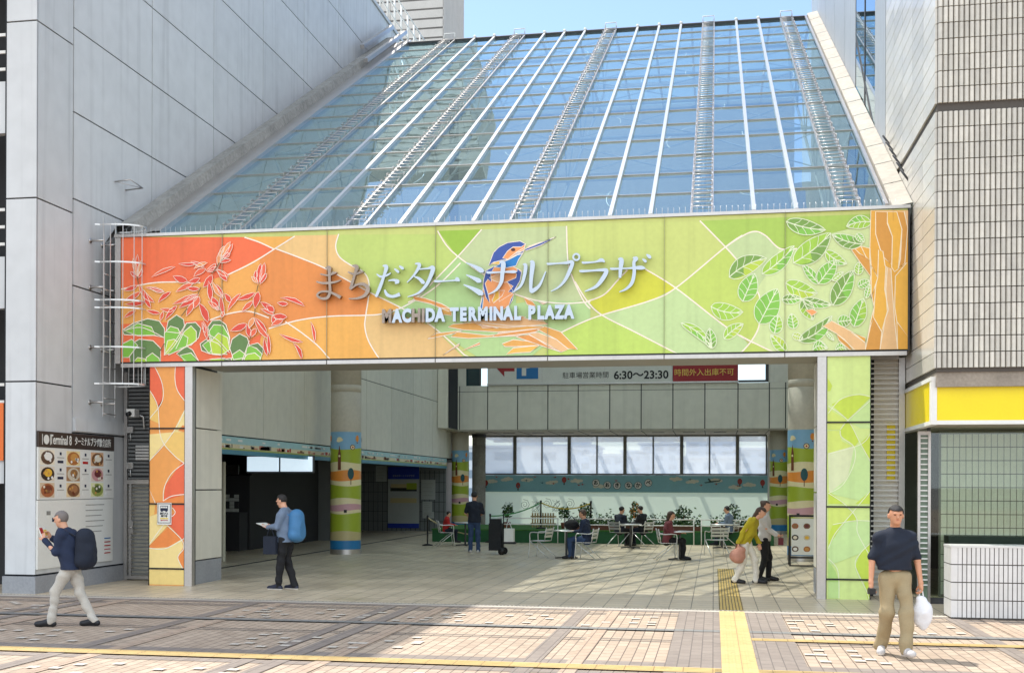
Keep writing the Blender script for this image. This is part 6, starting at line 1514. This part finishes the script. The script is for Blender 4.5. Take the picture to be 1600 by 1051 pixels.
    if haircut == 'bun': cap += [('e', hc - lk * .09 * s + up * .05 * s, (.05 * s, .05 * s, .05 * s), .02), ('c', hc - lk * .06 * s, hd - lk * .07 * s - up * .06 * s, .06 * s, .04 * s, .02)]
    L_, U_, Hc = np.array(lk), np.array(up), np.array(hd)
    def facecut(X, Y, Z):
        f = (X - Hc[0]) * L_[0] + (Y - Hc[1]) * L_[1] + (Z - Hc[2]) * L_[2]; u = (X - Hc[0]) * U_[0] + (Y - Hc[1]) * U_[1] + (Z - Hc[2]) * U_[2]
        return np.minimum(f - .0 * s, .075 * s - u) if haircut != 'short' else np.minimum(np.maximum(f + .0 * s, -.05 * s - u + 0 * f), np.maximum(.07 * s - u, -.05 * s - u)) 
    def cutfn(X, Y, Z):                                 # hair is open over the face, and ends above the nape
        f = (X - Hc[0]) * L_[0] + (Y - Hc[1]) * L_[1] + (Z - Hc[2]) * L_[2]; u = (X - Hc[0]) * U_[0] + (Y - Hc[1]) * U_[1] + (Z - Hc[2]) * U_[2]
        face = np.minimum(f - .005 * s, .078 * s - u)
        if haircut == 'short': return np.maximum(face, -.055 * s - u - .6 * np.minimum(f, 0) * 0)
        return face
    sdf_mesh('hair', cap, h, hair, o, .004, seed + 9, cut=cutfn)
    b = MB()
    for sg_ in (-1, 1):
        b = MB(); e_ = hd + lk * .083 * s + up * .022 * s + rt * .031 * s * sg_; b.ball(e_, (.011 * s, .008 * s, .007 * s), EYEM, 8, 6); eo = b.build('eye'); eo.parent = o
    b = MB(); e_ = hd + lk * .087 * s - up * .042 * s; b.ball(e_, (.021 * s if abs(rt.x) > .5 else .01, .01 * s if abs(rt.x) > .5 else .02 * s, .006 * s), LIP, 8, 6); mo = b.build('mouth'); mo.parent = o
    o['_g'] = 0; del o['_g']
    M_ = Matrix.Translation(loc) @ Matrix.Rotation(rz_, 4, 'Z')
    return o, g, M_
cl = lambda n, c, r=.85: mat('cloth ' + n, c, r, var=.08, scale=9, bump=.25, bscale=260)
NAVY, NAVY2, JEAN = cl('navy', (30, 42, 68)), cl('dark navy', (24, 32, 48)), cl('denim', (50, 72, 108))
GREYB, KHAKI, BLK, CREAM, MUST, PALE, BGREY, REDC, MAROON = cl('stone grey', (196, 190, 180)), cl('khaki', (164, 146, 112)), cl('black', (22, 22, 26)), cl('off white', (228, 222, 210)), cl('mustard', (176, 160, 30)), cl('pale grey', (206, 202, 200)), cl('blue grey', (110, 126, 148)), cl('red', (176, 34, 32)), cl('maroon', (110, 50, 56))
HB, HG, HBR = mat('hair black', (28, 24, 24), .5, bump=.5, bscale=200, stretch=(1, 1, .2)), mat('hair grey', (120, 112, 108), .6, bump=.5, bscale=200), mat('hair brown', (72, 52, 40), .5, bump=.5, bscale=200)
SHW, SHN, SHB = mat('shoe pale', (196, 192, 190), .6), mat('shoe navy', (24, 30, 52), .6), mat('shoe black', (20, 20, 26), .5)
SOLE = mat('shoe sole', (232, 230, 226), .7); SOLED = mat('shoe dark sole', (30, 30, 32), .7)
def put(name, b, label, cat): return tag(b.build(name), label, cat)

# front left: walking left, holding a paper near the face, backpack
pl = onZ(112, 978); A_ = R(95)
W = dict(pelvis=(0, .0, .9), chest=(0, .06, 1.2), neck=(0, .1, 1.38), head=(0, .16, 1.53), shL=(-.17, .08, 1.34), shR=(.17, .08, 1.34), hipL=(-.08, 0, .88), hipR=(.08, 0, .88),
         knL=(-.09, .2, .5), anL=(-.09, .3, .12), toeL=(-.1, .5, .1), knR=(.09, -.08, .48), anR=(.09, -.36, .12), toeR=(.1, -.17, .035),
         elL=(-.21, .14, 1.08), wrL=(-.1, .36, 1.24), elR=(.2, .14, 1.08), wrR=(.09, .36, 1.26), hdL=(.2, .4, .8), hdR=(-.2, .4, .8), hnL=(.6, .3, .2), hnR=(-.6, .3, .2), curl=.7, look=(0, 1, -.1))
W['anL'] = (-.09, .27, .09); W['toeL'] = (-.1, .47, .04); W['anR'] = (.09, -.3, .09); W['toeR'] = (.1, -.11, .035)
_, g, M_ = person('person in navy jacket with backpack walking left past the restaurant board', pl, A_, 1.57, W, NAVY, GREYB, SHB, HG, bulk=1.12, soles=SOLED, h=.007, seed=1)
hp = M_ @ ((g['wrL'] + g['wrR']) / 2 + Vector((0, .06, .1)))
b = MB(); b.box(-.1, -.004, -.07, .1, .004, .07, BW); b.box(-.09, -.007, -.02, -.01, -.004, .06, RED); b.box(.0, -.007, -.05, .08, -.004, .03, PY)
po = put('paper_leaflet', b, 'small colourful leaflet held before the face of the walking person in navy', 'leaflet'); po.matrix_world = Matrix.Translation(hp) @ Matrix.Rotation(A_, 4, 'Z') @ Matrix.Rotation(R(-20), 4, 'X')
def backpack(M_, c, sz, m, label, seed, straps=True, name='backpack'):
    e = empty(name, M_ @ Vector(c), label, 'bag'); e.rotation_euler = (0, 0, M_.to_euler().z)
    x, y, z = sz
    pr_ = [('c', (0, 0, -z * .3), (0, 0, z * .3), x * .5, x * .42, .05), ('e', (0, -y * .2, -z * .15), (x * .42, y * .6, z * .36), .04), ('c', (-x * .3, 0, -z * .38), (x * .3, 0, -z * .38), x * .28, x * .28, .05)]
    sdf_mesh('bag_body', pr_, .009, m, e, .004, seed, cut=lambda X, Y, Z: np.maximum(np.abs(Y + y * .1) - y * .62, Y - y * .45))
    if straps:
        for sg_ in (-1, 1):
            b = MB(); b.tube(rail([(sg_ * x * .3, y * .4, z * .34), (sg_ * x * .36, y * 1.0, z * .42), (sg_ * x * .38, y * 1.55, z * .1), (sg_ * x * .34, y * 1.0, -z * .3), (sg_ * x * .3, y * .35, -z * .36)], 6), .012, m, 6); q_ = b.build('strap'); q_.parent = e
    return e
backpack(M_, g['chest'] + Vector((0, -.235, -.06)), (.3, .2, .46), NAVY2, 'dark navy backpack on the back of the person walking left in front', 2)

# blue backpack walker in the doorway, reading papers
pl = onZ(447, 921); A_ = R(78)
W = dict(chest=(0, .02, 1.24), head=(0, .09, 1.57), neck=(0, .03, 1.43), knL=(-.09, .06, .49), anL=(-.09, .1, .085), toeL=(-.1, .29, .035), knR=(.09, .03, .49), anR=(.09, -.12, .085), toeR=(.11, .07, .035), elL=(-.22, .05, 1.12), wrL=(-.12, .3, 1.12), elR=(.22, .05, 1.12), wrR=(.12, .3, 1.12), hdL=(.2, 1, .05), hdR=(-.2, 1, .05), hnL=(0, 0, 1), hnR=(0, 0, 1), curl=.45, look=(0, 1, -.35))
_, g, M_ = person('person in grey blue sweater reading papers while walking into the hall', pl, A_, 1.72, W, BGREY, BLK, SHN, HB, soles=SOLE, h=.008, seed=3)
b = MB(); b.box(-.15, -.11, -.002, .15, .11, .002, WHITE); b.box(-.148, -.105, .004, .152, .108, .006, BW)
po = put('paper_sheet', b, 'white paper sheets held out by the person with the blue backpack', 'paper'); po.matrix_world = M_ @ Matrix.Translation((g['wrL'] + g['wrR']) / 2 + Vector((0, .14, .03))) @ Matrix.Rotation(R(18), 4, 'X')
BLUEB = cl('bag blue', (62, 118, 164), .6)
backpack(M_, g['chest'] + Vector((.02, -.22, -.08)), (.33, .2, .5), BLUEB, 'bright blue backpack on the person walking into the hall', 4)
b = MB(); b.box(-.04, -.13, -.17, .04, .13, .15, NAVY2); b.tube(rail([(0, -.08, .15), (0, 0, .3), (0, .08, .15)], 5), .008, NAVY2, 6)
po = put('hand_bag', b, 'small dark hand bag hanging at the front of the person reading papers', 'bag'); po.matrix_world = M_ @ Matrix.Translation((-.2, .2, .82))

# front right: man walking towards the camera
pl = onZ(1398, 1024); A_ = R(186)
W = dict(anL=(-.07, .2, .1), toeL=(-.09, .385, .075), knL=(-.09, .14, .5), anR=(.1, -.2, .1), toeR=(.15, -.02, .035), knR=(.1, .04, .49), elL=(-.25, -.02, 1.1), wrL=(-.27, .06, .84), elR=(.25, -.02, 1.1), wrR=(.28, .05, .84), hdL=(0, .15, -1), hdR=(0, .15, -1), curl=.9)
_, g, M_ = person('person in navy short sleeved shirt and khaki trousers walking towards us at right', pl, A_, 1.68, W, NAVY2, KHAKI, SHW, HB, sleeve=.4, skin=SKIN2, soles=SOLE, h=.007, flare=1.25, seed=6, bulk=1.04, tuck=True)
po = empty('plastic_bag', (0, 0, 0), 'white plastic bag hanging from the hand of the man in khaki trousers', 'bag')
PLW = mat('thin white plastic', (232, 232, 236), .35, bump=.5, bscale=14)
wl = g['wrL'] + Vector((0, .02, -.09))
sdf_mesh('bag_body', [('e', (0, 0, -.27), (.11, .07, .15), .04), ('c', (-.03, 0, -.1), (0, 0, -.24), .02, .07, .04), ('c', (.03, 0, -.1), (0, 0, -.24), .02, .07, .04)], .008, PLW, po, .01, 3)
b = MB(); b.tube(rail([(-.03, 0, -.12), (-.012, 0, .0), (.012, 0, .0), (.03, 0, -.12)], 5), .007, PLW, 6); q_ = b.build('handle'); q_.parent = po
po.matrix_world = M_ @ Matrix.Translation(wl)
b = MB(); b.box(-.035, -.05, -.03, .035, .05, .03, BLACK); b.box(-.028, -.043, .03, .028, .043, .038, STEEL_D)
po = put('dark_pouch', b, 'small black pouch in the right hand of the man in khaki trousers', 'pouch'); po.matrix_world = M_ @ Matrix.Translation(g['wrR'] + Vector((0, .03, -.1)))

# couple by the right column, walking to the right
pl = onZ(1168, 911)
W = dict(pelvis=(0, -.06, .9), chest=(0, .08, 1.18), neck=(0, .17, 1.34), head=(0, .27, 1.46), shL=(-.17, .12, 1.31), shR=(.17, .12, 1.31), hipL=(-.08, -.06, .88), hipR=(.08, -.06, .88), knL=(-.09, .14, .48), anL=(-.09, .16, .085), toeL=(-.1, .36, .035), knR=(.09, -.06, .48), anR=(.09, -.24, .085), toeR=(.1, -.05, .035), elL=(-.2, .08, 1.05), wrL=(-.2, .2, .82), elR=(.2, -.06, 1.05), wrR=(.22, -.14, .82), curl=.8, look=(0, 1, -.2))
_, g, M_ = person('person in mustard top and white trousers leaning forward beside a companion', pl, R(-105), 1.6, W, MUST, CREAM, SHB, HBR, h=.009, soles=SOLED, haircut='long', seed=8)
po = empty('fluffy_bag', M_ @ (g['wrR'] + Vector((.02, 0, -.22))), 'pink brown fluffy bag hanging from the arm of the person in mustard', 'bag')
sdf_mesh('bag_body', [('e', (0, 0, 0), (.15, .13, .15), .03), ('e', (.05, 0, .1), (.1, .09, .09), .05)], .01, cl('pink fur', (196, 140, 120)), po, .014, 4)
b = MB(); b.tube(rail([(-.06, 0, .12), (0, 0, .25), (.06, 0, .12)], 5), .01, MBR, 6); q_ = b.build('handle'); q_.parent = po
pl = onZ(1187, 908.5)
W = dict(knL=(-.09, .1, .49), anL=(-.09, .08, .085), toeL=(-.1, .27, .035), anR=(.09, -.1, .085), toeR=(.11, .09, .035), elL=(-.22, .06, 1.12), wrL=(-.14, .25, .98), elR=(.22, .06, 1.12), wrR=(.16, .26, .98), hdL=(.3, .8, -.2), hdR=(-.3, .8, -.2), hnL=(0, 0, 1), hnR=(0, 0, 1), curl=.6)
_, g, M_ = person('person in pale grey top and black trousers walking beside the one in mustard', pl + Vector((.1, .25, 0)), R(-95), 1.6, W, PALE, BLK, SHB, HBR, h=.009, soles=SOLED, haircut='bun', seed=10)
b = MB(); b.box(-.1, -.05, -.07, .1, .05, .07, MAROON); b.tube(rail([(-.07, 0, .07), (0, 0, .16), (.07, 0, .07)], 5), .008, MAROON, 6)
po = put('red_purse', b, 'dark red purse carried by the person in pale grey top', 'bag'); po.matrix_world = M_ @ Matrix.Translation(g['wrR'] + Vector((-.05, .08, -.12)))
# standing with the back to us at the table
pl = onZ(741, 863)
W = dict(elL=(-.25, .06, 1.12), wrL=(-.16, .26, 1.02), elR=(.25, .06, 1.12), wrR=(.16, .26, 1.02), hdL=(.3, .8, -.1), hdR=(-.3, .8, -.1), curl=.6, anL=(-.11, 0, .085), anR=(.11, 0, .085), look=(0, 1, -.25), toeL=(-.13, .18, .035), toeR=(.13, .18, .035))
person('person in navy top and jeans standing at the back with back turned', pl, R(14), 1.7, W, NAVY2, JEAN, SHW, HB, sleeve=.4, h=.011, seed=12)
# seated people
SIT = dict(pelvis=(0, -.02, .53), chest=(0, .02, .84), neck=(0, .05, 1.03), head=(0, .1, 1.18), shL=(-.18, .03, .98), shR=(.18, .03, .98), hipL=(-.09, .0, .53), hipR=(.09, .0, .53), knL=(-.11, .42, .5), knR=(.11, .42, .5), anL=(-.11, .42, .085), anR=(.11, .4, .085), toeL=(-.12, .6, .035), toeR=(.12, .59, .035), elL=(-.22, .1, .74), wrL=(-.13, .34, .74), elR=(.22, .1, .74), wrR=(.13, .34, .74), hdL=(.3, 1, 0), hdR=(-.3, 1, 0), hnL=(0, 0, -1), hnR=(0, 0, -1), curl=.4, look=(0, 1, -.25))
ROWS = [(0, 'child in red jacket seated on the white chair at left', 1.25, REDC, NAVY2, HB, 'short'), (1, 'person in navy top and jeans seated near the middle table', 1.66, NAVY, JEAN, HBR, 'short'), (2, 'person in maroon top and black trousers seated right of the middle', 1.62, MAROON, BLK, HBR, 'long'), (3, 'farther seated person in dark navy clothes left of the back table', 1.62, NAVY2, BLK, HB, 'short'), (4, 'farther seated person all in black at the right of the back table', 1.64, BLK, NAVY2, HB, 'short'), (6, 'seated person in grey before the right end of the drawing wall', 1.64, BGREY, NAVY2, HB, 'short')]
for k, lab, H, tp, bt, hr, cut in ROWS:
    x, y, rz_ = SP[k]; z0 = .0 if H > 1.5 else .12
    person(lab, Vector((x, y, z0)), rz_, H, SIT, tp, bt, SHB, hr, h=.012, haircut=cut, seed=20 + k, group=None)
b = MB(); b.ball((0, 0, 0), (.2, .16, .14), BLK, 14, 8); b.tube(rail([(-.1, 0, .1), (0, 0, .22), (.1, 0, .1)], 5), .012, BLK, 6)
p = onZ(893, 872); po = put('black_bag', b, 'black bag lying on the middle cafe table', 'bag'); po.location = (p.x - .0, p.y, .88)
